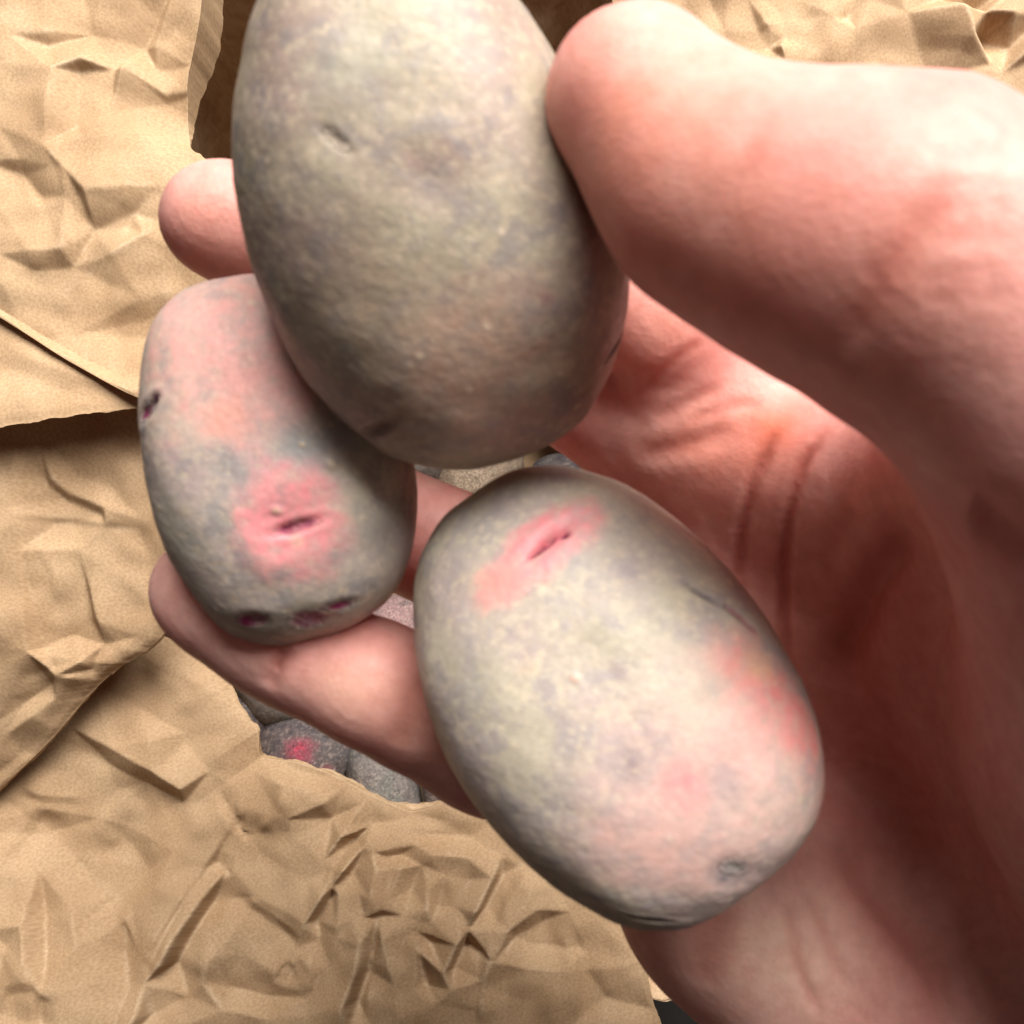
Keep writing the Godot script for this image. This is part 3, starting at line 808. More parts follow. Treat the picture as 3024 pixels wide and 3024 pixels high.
	_spot(spec, Vector3(14.03, 10.77, 8.51), Vector3(-0.138, -0.209, 0.968), 2.45, 2.76, Color(0.7, 0.55, 0.32), 0.5, 0.0, 0.9, false)
	_spot(spec, Vector3(0.19, 9.12, 23.13), Vector3(0.474, -0.676, 0.564), 2.86, 1.88, Color(0.25, 0.22, 0.235), 0.75, 0.25, 0.6, false)
	_spot(spec, Vector3(0.77, 9.35, 22.86), Vector3(0.509, -0.641, 0.575), 1.76, 1.05, Color(0.42, 0.39, 0.36), 0.85, 0.1, 0.7, true)
	_spot(spec, Vector3(-8.69, 6.54, 22.24), Vector3(0.711, -0.255, 0.656), 2.00, 0.50, Color(0.08, 0.05, 0.06), 0.85, 0.5, 0.6, true)
	_spot(spec, Vector3(13.82, 12.17, -0.54), Vector3(0.365, -0.343, 0.866), 2.51, 0.50, Color(0.17, 0.13, 0.17), 0.85, 0.2, 0.6, true)
	_spot(spec, Vector3(15.41, 10.48, 3.31), Vector3(0.18, -0.357, 0.917), 2.24, 0.61, Color(0.4, 0.06, 0.13), 0.9, 0.2, 0.6, true)
	_spot(spec, Vector3(-1.93, 16.92, -0.08), Vector3(0.499, 0.035, 0.866), 0.61, 0.44, Color(0.75, 0.45, 0.36), 0.8, -0.2, 0.5, false)
	_spot(spec, Vector3(-5.25, 16.23, -3.68), Vector3(0.8, 0.211, 0.561), 1.46, 0.99, Color(0.72, 0.56, 0.38), 0.4, 0.0, 0.8, false)
	_spot(spec, Vector3(2.19, 16.86, -1.88), Vector3(0.426, -0.044, 0.904), 3.13, 2.76, Color(0.4, 0.36, 0.25), 0.5, 0.0, 0.9, false)
	_spot(spec, Vector3(2.18, 16.85, 2), Vector3(0.617, -0.121, 0.778), 1.68, 1.38, Color(0.3, 0.23, 0.25), 0.5, 0.0, 0.8, false)
	_spot(spec, Vector3(-10.76, 13.72, -6.33), Vector3(0.344, -0.059, -0.937), 5.89, 3.31, Color(0.36, 0.35, 0.27), 0.5, 0.0, 0.9, false)
	_spot(spec, Vector3(-7.26, 7.72, -22.25), Vector3(0.733, 0.649, 0.205), 1.61, 0.50, Color(0.3, 0.29, 0.31), 0.6, 0.0, 0.7, false)
	_spot(spec, Vector3(-8.43, 8.58, -20.58), Vector3(0.335, 0.722, 0.606), 1.83, 0.50, Color(0.3, 0.29, 0.31), 0.5, 0.0, 0.7, false)
	o = _potato("potato", spec, olive, potato_skin)
	_tag(o, "lowest held potato, slanting pink scar near its top, rosy right flank", "potato", family)


func _pile_potato(at: Vector3, a: float, b: float, c: float, turn: float, seed_no: int, label: String) -> void:
	var z := Vector3(cos(deg_to_rad(turn)), 0.0, sin(deg_to_rad(turn)))
	var y := Vector3.UP
	spec = {"at": at, "x": y.cross(z), "y": y, "z": z, "a": a, "b": b, "c": c, "taper": 0.04, "bend": 0.3, "blunt": 0.75, "q": 2.3, "lump": 0.05, "seed": seed_no, "rows": 110, "spots": []}
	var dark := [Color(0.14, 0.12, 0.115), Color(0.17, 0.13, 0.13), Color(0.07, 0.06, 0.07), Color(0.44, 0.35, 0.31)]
	if label.begins_with("pale"):
		dark = [Color(0.42, 0.39, 0.34), Color(0.36, 0.32, 0.28), Color(0.14, 0.12, 0.12), Color(0.55, 0.48, 0.40)]
	elif label.begins_with("tan"):
		dark = [Color(0.50, 0.38, 0.26), Color(0.42, 0.31, 0.21), Color(0.25, 0.18, 0.13), Color(0.6, 0.5, 0.36)]
	elif label.begins_with("pink-topped"):
		dark = [Color(0.42, 0.25, 0.24), Color(0.36, 0.22, 0.21), Color(0.15, 0.11, 0.11), Color(0.55, 0.42, 0.36)]
	elif label.begins_with("green"):
		dark = [Color(0.20, 0.205, 0.175), Color(0.23, 0.20, 0.185), Color(0.11, 0.10, 0.10), Color(0.42, 0.36, 0.31)]
	if "raspberry" in label:
		_spot(spec, Vector3(4.0, 13.6, 1.0), Vector3(0.2, 0, 1), 5.4, 5.0, Color(0.50, 0.065, 0.12), 0.85, 0.3, 0.7, false)
		_spot(spec, Vector3(5.0, 13.4, 0.5), Vector3(0.6, 0, 1), 1.6, 0.9, Color(0.30, 0.01, 0.04), 0.9, 0.5, 0.5, true)
		_spot(spec, Vector3(-0.5, 12.6, 10.0), Vector3(0.9, 0, 0.4), 4.0, 2.6, Color(0.24, 0.05, 0.08), 0.7, 0.4, 0.7, true)
	var o := _potato("potato", spec, dark, dusty_skin)
	_tag(o, label, "potato", "potatoes inside the paper bag")


func _make_pile() -> void:
	_pile_potato(Vector3(-67.24, 20, 77.38), 15.5, 14, 15.5, 15, 40, "dark grey potato with raspberry-pink eye, in the bag below the little finger")
	_pile_potato(Vector3(-40.89, 20, 88.87), 17, 10.5, 15, 70, 41, "greenish-grey potato beside the pink-eyed one, against the front rim of the bag")
	_pile_potato(Vector3(-88.36, 18, 65.25), 12, 12, 14, 10, 42, "small dark potato at the left corner of the bag mouth")
	_pile_potato(Vector3(-76.92, 19, 51.85), 17, 12, 14, 70, 43, "greenish potato tucked under the little finger, above the pink-eyed one")
	_pile_potato(Vector3(-19.77, 17, 87.59), 17, 9, 12, 80, 44, "shadowed potato at the right end of the visible gap, under the finger")
	_pile_potato(Vector3(-37.34, 20, 40.38), 19, 14, 14, 0, 45, "pink-topped potato seen through the slit between ring and little finger")
	_pile_potato(Vector3(-33.02, 21, -22.91), 18, 15, 14, 20, 46, "pale speckled potato seen in the gap above the ring finger")
	_pile_potato(Vector3(-10.31, 20, -11.15), 18, 14, 14, 100, 47, "tan potato beside the pale speckled one in the gap between the held potatoes")
	_pile_potato(Vector3(-58.62, 19, 27.79), 20, 14, 14, 80, 48, "potato in the bag behind the left held potato")
	_pile_potato(Vector3(-61.84, 20, -6.08), 20, 14, 14, 30, 49, "potato in the bag behind the upper end of the left held potato")
	_pile_potato(Vector3(-14.61, 18, 19.37), 19, 14, 14, 60, 50, "potato in the middle of the bag under the ring finger")
	_pile_potato(Vector3(5.76, 19, 56.59), 20, 15, 14, 40, 51, "potato in the bag under the lower held potato")
	_pile_potato(Vector3(-16.31, 18, 61.85), 18, 13, 13, 150, 52, "potato in the bag under the base of the little finger")
	_pile_potato(Vector3(-58.46, 20, -48.32), 20, 15, 14, 110, 53, "potato in the bag under the middle finger")
	_pile_potato(Vector3(-19.65, 19, -58.62), 20, 15, 14, 10, 54, "potato in the bag beneath the largest held potato")
	_pile_potato(Vector3(15.93, 19, -45.07), 19, 14, 14, 70, 55, "potato in the bag below the index finger")
	_pile_potato(Vector3(22.77, 18, -2.72), 20, 15, 14, 20, 56, "potato in the bag under the palm")
	_pile_potato(Vector3(27.79, 19, 34.56), 19, 14, 14, 100, 57, "potato in the bag beneath the folds of the palm")


# ---------------------------------------------------------------- hand
func _chain(groups: Array, k: float) -> Array:
	groups.append([k, []])
	return groups[-1][1]


func _bone(group: Array, a: Vector3, ra: float, b: Vector3, rb: float) -> void:
	group.append([a, ra, b - a, rb - ra, 1.0 / (b - a).length_squared(), (a + b) * 0.5, (b - a).length() * 0.5 + maxf(ra, rb)])


func _crease(creases: Array, pts: Array, width: float, depth: float, red: float) -> void:
	var middle := Vector3.ZERO
	for p: Vector3 in pts:
		middle += p / pts.size()
	var reach := 0.0
	for p: Vector3 in pts:
		reach = maxf(reach, p.distance_to(middle))
	creases.append([pts, width, depth, red, middle, reach + width * 3.5])


func _blush(blushes: Array, p: Vector3, radius: float, col: Color, strength: float) -> void:
	blushes.append([p, radius, col, strength])


func _blend(a: float, b: float, k: float) -> float:
	var h := maxf(k - absf(a - b), 0.0) / k
	return minf(a, b) - h * h * k * 0.25


func _field(p: Vector3, groups: Array) -> float:
	# the first group is the palm: every finger melts into it, but not into its neighbours
	var palm := 40.0
	var all := 40.0
	for g in groups.size():
		var k: float = groups[g][0]
		var d := 40.0
		for bone: Array in groups[g][1]:
			var pa: Vector3 = p - bone[0]
			var ba: Vector3 = bone[2]
			var h := clampf(pa.dot(ba) * bone[4], 0.0, 1.0)
			var e: float = (pa - ba * h).length() - bone[1] - bone[3] * h
			if e < d + k:
				d = _blend(d, e, k)
		if g == 0:
			palm = d
			all = d
		elif d < 40.0:
			all = minf(all, _blend(palm, d, 6.0))
	return all


func _make_hand() -> void:
	var groups := []
	var group: Array
	group = _chain(groups, 13)
	_bone(group, Vector3(35.84, 210, -15.91), 10.5, Vector3(92.59, 208, 57.4), 15.00)
	_bone(group, Vector3(30.59, 205, -5.26), 10.5, Vector3(100.07, 202, 71.69), 16.00)
	_bone(group, Vector3(25.96, 204, 9.13), 10.5, Vector3(101.27, 200, 80.75), 16.00)
	_bone(group, Vector3(14.21, 210, 37.38), 10.5, Vector3(40.73, 212, 57.51), 13.50)
	_bone(group, Vector3(40.73, 212, 57.51), 13.5, Vector3(88.68, 208, 92.59), 15.00)
	_bone(group, Vector3(29.25, 220, 54.6), 12.5, Vector3(71.25, 220, 80.66), 14.00)
	_bone(group, Vector3(24.24, 215, -12.05), 9, Vector3(38.7, 217, -8.2), 10.00)
	_bone(group, Vector3(52.16, 273, -10.82), 16, Vector3(72.11, 255, 25.76), 20.00)
	_bone(group, Vector3(72.11, 255, 25.76), 20, Vector3(95.14, 220, 64.01), 20.00)
	_bone(group, Vector3(62.21, 229, 11.16), 15, Vector3(85.73, 220, 56.77), 18.00)
	_bone(group, Vector3(55.8, 256, -9.13), 11, Vector3(47.67, 219, -4.81), 8.50)
	_bone(group, Vector3(99.17, 210, 72.14), 21, Vector3(162.01, 205, 130.15), 24.00)
	group = _chain(groups, 4)
	_bone(group, Vector3(35.84, 210, -15.91), 10.5, Vector3(21.15, 221, -25.61), 9.00)
	_bone(group, Vector3(21.15, 221, -25.61), 9, Vector3(-4.84, 218, -46.67), 9.00)
	_bone(group, Vector3(-4.84, 218, -46.67), 9, Vector3(-19, 222, -51.15), 8.00)
	_bone(group, Vector3(-19, 222, -51.15), 8, Vector3(-25.62, 225, -51.52), 7.20)
	_bone(group, Vector3(13.24, 221.69, -32.01), 8.64, Vector3(3.36, 220.55, -40.02), 8.64)
	_bone(group, Vector3(-8.69, 220.74, -47.89), 8.352, Vector3(-14.08, 222.26, -49.59), 7.97)
	_bone(group, Vector3(-20.33, 224.36, -51.23), 7.4496, Vector3(-22.84, 225.5, -51.36), 7.14)
	group = _chain(groups, 4)
	_bone(group, Vector3(30.59, 205, -5.26), 10.5, Vector3(-0.46, 210, -25.18), 9.20)
	_bone(group, Vector3(-0.46, 210, -25.18), 9.2, Vector3(-24.55, 214, -35.47), 8.40)
	_bone(group, Vector3(-24.55, 214, -35.47), 8.4, Vector3(-40.11, 220, -40.04), 7.90)
	_bone(group, Vector3(-7.47, 212.78, -28.17), 8.6016, Vector3(-16.62, 214.3, -32.08), 8.29)
	_bone(group, Vector3(-28.69, 217.3, -36.68), 7.92, Vector3(-34.6, 219.58, -38.42), 7.73)
	group = _chain(groups, 4)
	_bone(group, Vector3(26.28, 202, 9.25), 10.5, Vector3(-4.6, 200, 8.12), 8.80)
	_bone(group, Vector3(-4.6, 200, 8.12), 8.8, Vector3(-29.68, 202, -2.92), 8.20)
	_bone(group, Vector3(-29.68, 202, -2.92), 8.2, Vector3(-44.81, 206, -10.77), 7.60)
	_bone(group, Vector3(-12.01, 202.2, 4.86), 8.2752, Vector3(-21.55, 202.96, 0.66), 8.04)
	_bone(group, Vector3(-33.89, 204.76, -5.11), 7.6992, Vector3(-39.64, 206.28, -8.09), 7.47)
	group = _chain(groups, 4)
	_bone(group, Vector3(14.03, 212, 36.91), 10.5, Vector3(-1.87, 221, 31.58), 9.00)
	_bone(group, Vector3(-1.87, 221, 31.58), 9, Vector3(-15.61, 230, 22.77), 7.30)
	_bone(group, Vector3(-15.61, 230, 22.77), 7.3, Vector3(-29.2, 228, 17.07), 6.70)
	_bone(group, Vector3(-29.2, 228, 17.07), 6.7, Vector3(-40.24, 227, 10.08), 6.90)
	_bone(group, Vector3(-5.34, 225.1, 29.35), 8.1504, Vector3(-10.56, 228.52, 26.01), 7.50)
	_bone(group, Vector3(-19.89, 230.99, 20.98), 6.8352, Vector3(-25.05, 230.23, 18.81), 6.60)
	_bone(group, Vector3(-32.62, 229.3, 14.91), 6.4896, Vector3(-36.81, 228.92, 12.25), 6.57)
	group = _chain(groups, 6)
	_bone(group, Vector3(52.16, 273, -10.82), 16, Vector3(34.37, 273, -23.13), 13.60)
	_bone(group, Vector3(34.37, 273, -23.13), 13.6, Vector3(25.29, 270, -26.84), 11.30)
	_bone(group, Vector3(25.29, 270, -26.84), 11.3, Vector3(18.84, 267, -30.33), 9.50)
	_bone(group, Vector3(18.84, 267, -30.33), 9.5, Vector3(12.13, 264, -39.71), 9.00)
	var creases := []
	_crease(creases, [Vector3(39.9, 232.3, -11.1), Vector3(39.2, 232.2, -10), Vector3(38.6, 231.9, -9.1), Vector3(38.1, 231.6, -8.2), Vector3(37.6, 231.1, -7.4), Vector3(37.1, 230.7, -6.5), Vector3(36.7, 230.3, -5.5), Vector3(36.4, 229.8, -4.2), Vector3(36.2, 229.1, -2.8), Vector3(36.1, 228.3, -1.3), Vector3(36.1, 227.3, 0.3), Vector3(36.1, 226.2, 1.8), Vector3(36.3, 225, 3.4), Vector3(36.5, 223.6, 5), Vector3(36.7, 222.1, 6.7), Vector3(36.9, 220.7, 8.5), Vector3(37.2, 219.6, 10.4), Vector3(37.4, 218.7, 12.3), Vector3(37.5, 218.2, 14.2), Vector3(37.6, 217.9, 16.1), Vector3(37.8, 217.7, 17.9), Vector3(38, 217.3, 19.8), Vector3(38.3, 217, 21.7), Vector3(38.8, 216.6, 23.8), Vector3(39.5, 216.2, 26), Vector3(40.1, 215.7, 28), Vector3(40.6, 215.5, 29.4)], 0.8, 1.3, 0.9)
	_crease(creases, [Vector3(34.5, 228.3, -11.4), Vector3(34.1, 228.3, -10.6), Vector3(33.6, 228.2, -9.6), Vector3(33, 227.9, -8.4), Vector3(32.6, 227.7, -7.3), Vector3(32.2, 227.4, -6.3), Vector3(31.9, 227, -5.3), Vector3(31.6, 226.5, -4.3), Vector3(31.4, 225.9, -3.2), Vector3(31.3, 225.2, -1.9), Vector3(31.2, 224.3, -0.5), Vector3(31.1, 223.3, 1), Vector3(31.1, 222.1, 2.4), Vector3(31.1, 221, 3.9), Vector3(31.2, 219.9, 5.4), Vector3(31.2, 219, 6.9), Vector3(31.2, 218.2, 8.4), Vector3(31.2, 217.6, 10), Vector3(31.3, 217.1, 11.7), Vector3(31.3, 216.7, 13.3), Vector3(31.3, 216.5, 14.4)], 0.9, 1.2, 0.9)
	_crease(creases, [Vector3(24.7, 229.7, -22.1), Vector3(24.2, 229.7, -21.8), Vector3(23.5, 229.8, -21.3), Vector3(22.7, 229.6, -20.8), Vector3(22, 229.4, -20.2), Vector3(21.2, 229.1, -19.6), Vector3(20.4, 228.5, -19), Vector3(19.6, 227.8, -18.3), Vector3(18.9, 226.9, -17.7), Vector3(18.3, 225.9, -17), Vector3(17.6, 224.6, -16.2), Vector3(17.1, 223.4, -15.5), Vector3(16.7, 222.5, -15)], 0.8, 0.3, 0.5)
	_crease(creases, [Vector3(29.4, 226.6, -11.5), Vector3(28.5, 226.4, -11), Vector3(27.3, 226, -10.4), Vector3(26, 225.6, -9.7), Vector3(24.8, 225.1, -9.2), Vector3(23.7, 224.7, -8.8), Vector3(22.8, 224.3, -8.6), Vector3(21.8, 223.9, -8.4), Vector3(20.8, 223.5, -8.2), Vector3(19.6, 222.7, -8), Vector3(18.3, 221.6, -7.7), Vector3(17.1, 220.4, -7.5), Vector3(16.3, 219.4, -7.3)], 1.6, 0.7, 0.6)
	_crease(creases, [Vector3(28, 226.7, -16.3), Vector3(27.1, 226.6, -16), Vector3(25.9, 226.5, -15.5), Vector3(24.5, 226.2, -14.9), Vector3(23.2, 225.9, -14.3), Vector3(22, 225.4, -13.7), Vector3(20.7, 224.6, -12.9), Vector3(19.5, 223.8, -12.2), Vector3(18.7, 223.1, -11.8)], 1.0, 0.4, 0.4)
	_crease(creases, [Vector3(32.7, 227, -14.2), Vector3(31.9, 226.9, -14.1), Vector3(30.7, 226.7, -14), Vector3(29.3, 226.6, -13.9), Vector3(28, 226.4, -13.6), Vector3(26.6, 226.2, -13.1), Vector3(25, 225.8, -12.6), Vector3(23.6, 225.3, -12), Vector3(22.7, 225, -11.6)], 0.8, 0.3, 0.3)
	_crease(creases, [Vector3(45.7, 246.2, 1.4), Vector3(46, 243.2, 2.4), Vector3(46, 240.6, 3.5), Vector3(46, 238.4, 4.7), Vector3(45.9, 236.3, 6), Vector3(45.7, 234.3, 7.4), Vector3(45.6, 232.2, 8.8), Vector3(45.5, 230.1, 10.4), Vector3(45.4, 228, 12), Vector3(45.4, 225.8, 13.8), Vector3(45.3, 223.9, 15.6), Vector3(45.1, 222.5, 17.4), Vector3(45, 221.3, 19.4), Vector3(44.9, 220.3, 21.7), Vector3(44.9, 219.4, 23.7), Vector3(44.8, 218.9, 25.1)], 2.4, 2.2, 0.8)
	_crease(creases, [Vector3(38.7, 276.6, 0.2), Vector3(39, 276.8, 0.4), Vector3(39.4, 277.2, 0.7), Vector3(39.9, 277.7, 1.1), Vector3(40.4, 278, 1.4), Vector3(40.8, 278.3, 1.8), Vector3(41.3, 278.6, 2.1), Vector3(41.7, 278.9, 2.4), Vector3(42.2, 279.2, 2.8), Vector3(42.9, 279.6, 3.2), Vector3(43.6, 280, 3.6), Vector3(44.2, 280.2, 4), Vector3(44.7, 280.4, 4.3)], 2.8, 1.6, 0.5)
	_crease(creases, [Vector3(42.2, 236.3, -0.4), Vector3(42.1, 235.2, 0.3), Vector3(41.8, 233.6, 1.3), Vector3(41.6, 231.9, 2.5), Vector3(41.4, 230.4, 3.6), Vector3(41.3, 228.8, 4.9), Vector3(41.3, 227, 6.4), Vector3(41.4, 225.5, 7.8), Vector3(41.4, 224.4, 8.7)], 1.6, 0.6, 0.4)
	_crease(creases, [Vector3(25.6, 231.6, 49), Vector3(25.5, 231.9, 49.9), Vector3(25.2, 232.1, 51.1), Vector3(25, 232.3, 52.6), Vector3(24.7, 232.3, 54.1), Vector3(24.5, 232.2, 55.8), Vector3(24.2, 231.8, 57.7), Vector3(24.1, 231.1, 59.5), Vector3(24, 230.4, 60.9)], 2.4, 0.5, 0.7)
	_crease(creases, [Vector3(34.9, 232, 48.9), Vector3(34.9, 232.3, 49.7), Vector3(35, 232.8, 51), Vector3(35, 233.3, 52.3), Vector3(35.2, 233.6, 53.6), Vector3(35.3, 233.8, 54.7), Vector3(35.4, 234, 55.8), Vector3(35.6, 234, 56.8), Vector3(36, 234.1, 58), Vector3(36.7, 234.2, 59.3), Vector3(37.5, 234.2, 60.9), Vector3(38.4, 234.1, 62.3), Vector3(39, 234.1, 63.3)], 0.8, 0.5, 0.5)
	_crease(creases, [Vector3(37.9, 230.9, 47.9), Vector3(38.1, 231.4, 48.8), Vector3(38.4, 232, 50.1), Vector3(38.8, 232.6, 51.6), Vector3(39.2, 233.1, 53.1), Vector3(39.8, 233.6, 54.8), Vector3(40.4, 234, 56.8), Vector3(41.1, 234.2, 58.6), Vector3(41.5, 234.3, 59.9)], 0.8, 0.4, 0.4)
	_crease(creases, [Vector3(42.5, 224.3, 42.5), Vector3(43.1, 225, 43.3), Vector3(44, 226, 44.6), Vector3(45.1, 227, 46), Vector3(46.2, 227.9, 47.6), Vector3(47.5, 228.8, 49.4), Vector3(48.9, 229.5, 51.3), Vector3(50.5, 230.1, 53.4), Vector3(52.1, 230.6, 55.4), Vector3(53.9, 231, 57.6), Vector3(55.9, 231.4, 59.7), Vector3(57.7, 231.7, 61.6), Vector3(58.9, 232, 62.9)], 3.0, 1.8, 0.7)
	_crease(creases, [Vector3(33.1, 287.9, -25.6), Vector3(32.7, 287.9, -25), Vector3(32.1, 287.9, -24.1), Vector3(31.5, 287.8, -23.1), Vector3(30.9, 287.7, -22.3), Vector3(30.5, 287.5, -21.6), Vector3(30.2, 287.4, -21), Vector3(29.8, 287.1, -20.3), Vector3(29.5, 286.9, -19.7), Vector3(29.1, 286.6, -19), Vector3(28.8, 286.2, -18.4), Vector3(28.4, 285.8, -17.7), Vector3(28.2, 285.4, -17), Vector3(27.9, 284.9, -16.3), Vector3(27.7, 284.3, -15.6), Vector3(27.4, 283.7, -15), Vector3(27.3, 283, -14.3), Vector3(27.1, 282.2, -13.7), Vector3(26.9, 281.3, -13), Vector3(26.8, 280.5, -12.4), Vector3(26.8, 279.7, -12)], 1.4, 0.8, 0.7)
	_crease(creases, [Vector3(30.9, 287.3, -26.6), Vector3(31.5, 287.4, -26.7), Vector3(32.4, 287.5, -26.8), Vector3(33.4, 287.6, -27), Vector3(34.4, 287.6, -27.1), Vector3(35.4, 287.6, -27.1), Vector3(36.4, 287.5, -27.1), Vector3(37.4, 287.3, -27), Vector3(38.1, 287.2, -27)], 0.9, 0.14, 0.2)
	_crease(creases, [Vector3(30.1, 287.4, -24.6), Vector3(30.7, 287.6, -24.5), Vector3(31.7, 287.8, -24.6), Vector3(32.7, 288, -24.6), Vector3(33.8, 288, -24.6), Vector3(34.9, 288.1, -24.5), Vector3(36, 288, -24.5), Vector3(37.1, 288, -24.4), Vector3(37.8, 287.9, -24.4)], 0.8, 0.12, 0.16)
	_crease(creases, [Vector3(30.4, 287.6, -22.5), Vector3(31.1, 287.7, -22.5), Vector3(32, 287.9, -22.5), Vector3(33.1, 288.1, -22.5), Vector3(34.2, 288.1, -22.6), Vector3(35.2, 288.2, -22.7), Vector3(36.3, 288.2, -22.8), Vector3(37.2, 288.1, -22.9), Vector3(37.9, 288.1, -23)], 0.9, 0.14, 0.2)
	_crease(creases, [Vector3(30.8, 287.5, -20.6), Vector3(31.4, 287.6, -20.6), Vector3(32.3, 287.8, -20.6), Vector3(33.2, 287.9, -20.6), Vector3(34.2, 288, -20.6), Vector3(35.2, 288.1, -20.6), Vector3(36.3, 288.1, -20.6), Vector3(37.2, 288.1, -20.6), Vector3(37.9, 288.1, -20.6)], 0.9, 0.14, 0.2)
	_crease(creases, [Vector3(30.3, 286.6, -18), Vector3(30.9, 286.8, -17.9), Vector3(31.6, 286.9, -17.8), Vector3(32.4, 287.1, -17.8), Vector3(33.3, 287.3, -17.8), Vector3(34.2, 287.5, -17.9), Vector3(35.3, 287.7, -18.1), Vector3(36.3, 287.9, -18.3), Vector3(37, 287.9, -18.5)], 0.9, 0.14, 0.2)
	_crease(creases, [Vector3(31, 286, -16), Vector3(31.5, 286.2, -16.1), Vector3(32.3, 286.5, -16.2), Vector3(33.3, 286.8, -16.2), Vector3(34.2, 287, -16.3), Vector3(35.2, 287.2, -16.3), Vector3(36.4, 287.4, -16.2), Vector3(37.4, 287.5, -16.2), Vector3(38.2, 287.6, -16.2)], 0.9, 0.12, 0.16)
	_crease(creases, [Vector3(20.3, 281.4, -30.6), Vector3(19.8, 281.4, -29.9), Vector3(19.2, 281.2, -28.8), Vector3(18.5, 281, -27.6), Vector3(17.9, 280.6, -26.6), Vector3(17.3, 280.1, -25.5), Vector3(16.8, 279.5, -24.5), Vector3(16.4, 278.8, -23.5), Vector3(16.1, 278.2, -22.9)], 0.8, 0.15, 0.2)
	_crease(creases, [Vector3(-27, 236.9, 16), Vector3(-27.3, 237, 16.5), Vector3(-27.7, 237.1, 17.3), Vector3(-28.2, 237.1, 18.1), Vector3(-28.6, 236.9, 18.9), Vector3(-29.1, 236.7, 19.6), Vector3(-29.5, 236.3, 20.4), Vector3(-30, 235.8, 21.2), Vector3(-30.3, 235.4, 21.7)], 1.2, 0.7, 0.5)
	_crease(creases, [Vector3(-28, 237, 16.6), Vector3(-28.2, 237, 17.1), Vector3(-28.6, 237, 17.9), Vector3(-28.9, 236.9, 18.7), Vector3(-29.2, 236.7, 19.2)], 0.6, 0.4, 0.3)
	_crease(creases, [Vector3(-10.7, 235.9, 19), Vector3(-10.9, 236.5, 19.9), Vector3(-11.2, 237.1, 21.1), Vector3(-11.5, 237.5, 22.5), Vector3(-11.9, 237.7, 23.9), Vector3(-12.2, 237.7, 25.3), Vector3(-12.6, 237.4, 26.8), Vector3(-13, 236.8, 28.3), Vector3(-13.3, 236.2, 29.3)], 1.8, 0.5, 0.4)
	var blushes := []
	_blush(blushes, Vector3(9.1, 273.2, -33.4), 14, Color(0.72, 0.3, 0.21), 0.6)
	_blush(blushes, Vector3(17, 278.4, -21.5), 14, Color(0.66, 0.26, 0.18), 0.5)
	_blush(blushes, Vector3(-40.2, 227.8, -37.5), 9, Color(0.72, 0.34, 0.27), 0.6)
	_blush(blushes, Vector3(33.8, 228.2, -10), 7, Color(0.66, 0.19, 0.12), 0.8)
	_blush(blushes, Vector3(25.5, 225, -7.4), 9, Color(0.64, 0.2, 0.13), 0.6)
	_blush(blushes, Vector3(17.8, 230.2, -23.3), 9, Color(0.72, 0.3, 0.22), 0.5)
	_blush(blushes, Vector3(42.6, 218.9, 20.7), 20, Color(0.55, 0.2, 0.13), 0.5)
	_blush(blushes, Vector3(-10.6, 237.3, 24.6), 9, Color(0.7, 0.3, 0.22), 0.6)
	_blush(blushes, Vector3(-20.7, 238.5, 21.2), 6, Color(0.8, 0.48, 0.36), 0.5)
	_blush(blushes, Vector3(31.9, 233.7, 54.9), 16, Color(0.8, 0.52, 0.42), 0.9)
	_blush(blushes, Vector3(29.5, 285.7, -16.5), 12, Color(0.66, 0.27, 0.2), 0.4)
	var cell := 1.0
	var lo := Vector3(1e9, 1e9, 1e9)
	var hi := -lo
	for g in groups:
		for bone: Array in g[1]:
			for e in 2:
				var p: Vector3 = bone[0] + bone[2] * e
				var r: float = bone[1] + bone[3] * e + 4.0
				lo = lo.min(p - Vector3.ONE * r)
				hi = hi.max(p + Vector3.ONE * r)
	var blocks := Vector3i(((hi - lo) / (8.0 * cell)).ceil())
	var nx := blocks.x * 8
	var ny := blocks.y * 8
	var nz := blocks.z * 8
	var f := PackedFloat32Array()
	f.resize(nx * ny * nz)
	f.fill(9.0)
	var busy := []
	for bx in blocks.x:
		for by in blocks.y:
			for bz in blocks.z:
				var middle := lo + Vector3(bx * 8 + 3.5, by * 8 + 3.5, bz * 8 + 3.5) * cell
				var near := []
				var any := false
				for g in groups:
					var some := []
					for bone: Array in g[1]:
						var pa: Vector3 = middle - bone[0]
						var h := clampf(pa.dot(bone[2]) * bone[4], 0.0, 1.0)
						if (pa - bone[2] * h).length() - bone[1] - bone[3] * h < 19.0 * cell:
							some.append(bone)
							any = true
					near.append([g[0], some])
				if not any:
					continue
				var d := _field(middle, near)
				if absf(d) > 9.5 * cell:
					if d < 0.0:
						for i in 8:
							for j in 8:
								for k in 8:
									f[((bx * 8 + i) * ny + by * 8 + j) * nz + bz * 8 + k] = -9.0
					continue
				busy.append(Vector3i(bx, by, bz) * 8)
				for i in 8:
					for j in 8:
						for k in 8:
							var at := Vector3i(bx * 8 + i, by * 8 + j, bz * 8 + k)
							f[(at.x * ny + at.y) * nz + at.z] = _field(lo + Vector3(at) * cell, near)
	# surface nets
	var v := PackedVector3Array()
	var vertex_of := {}
	var step := [nz * ny, nz, 1]
	var corner := []
	for e in 8:
		corner.append((e & 1) * nz * ny + ((e >> 1) & 1) * nz + ((e >> 2) & 1))
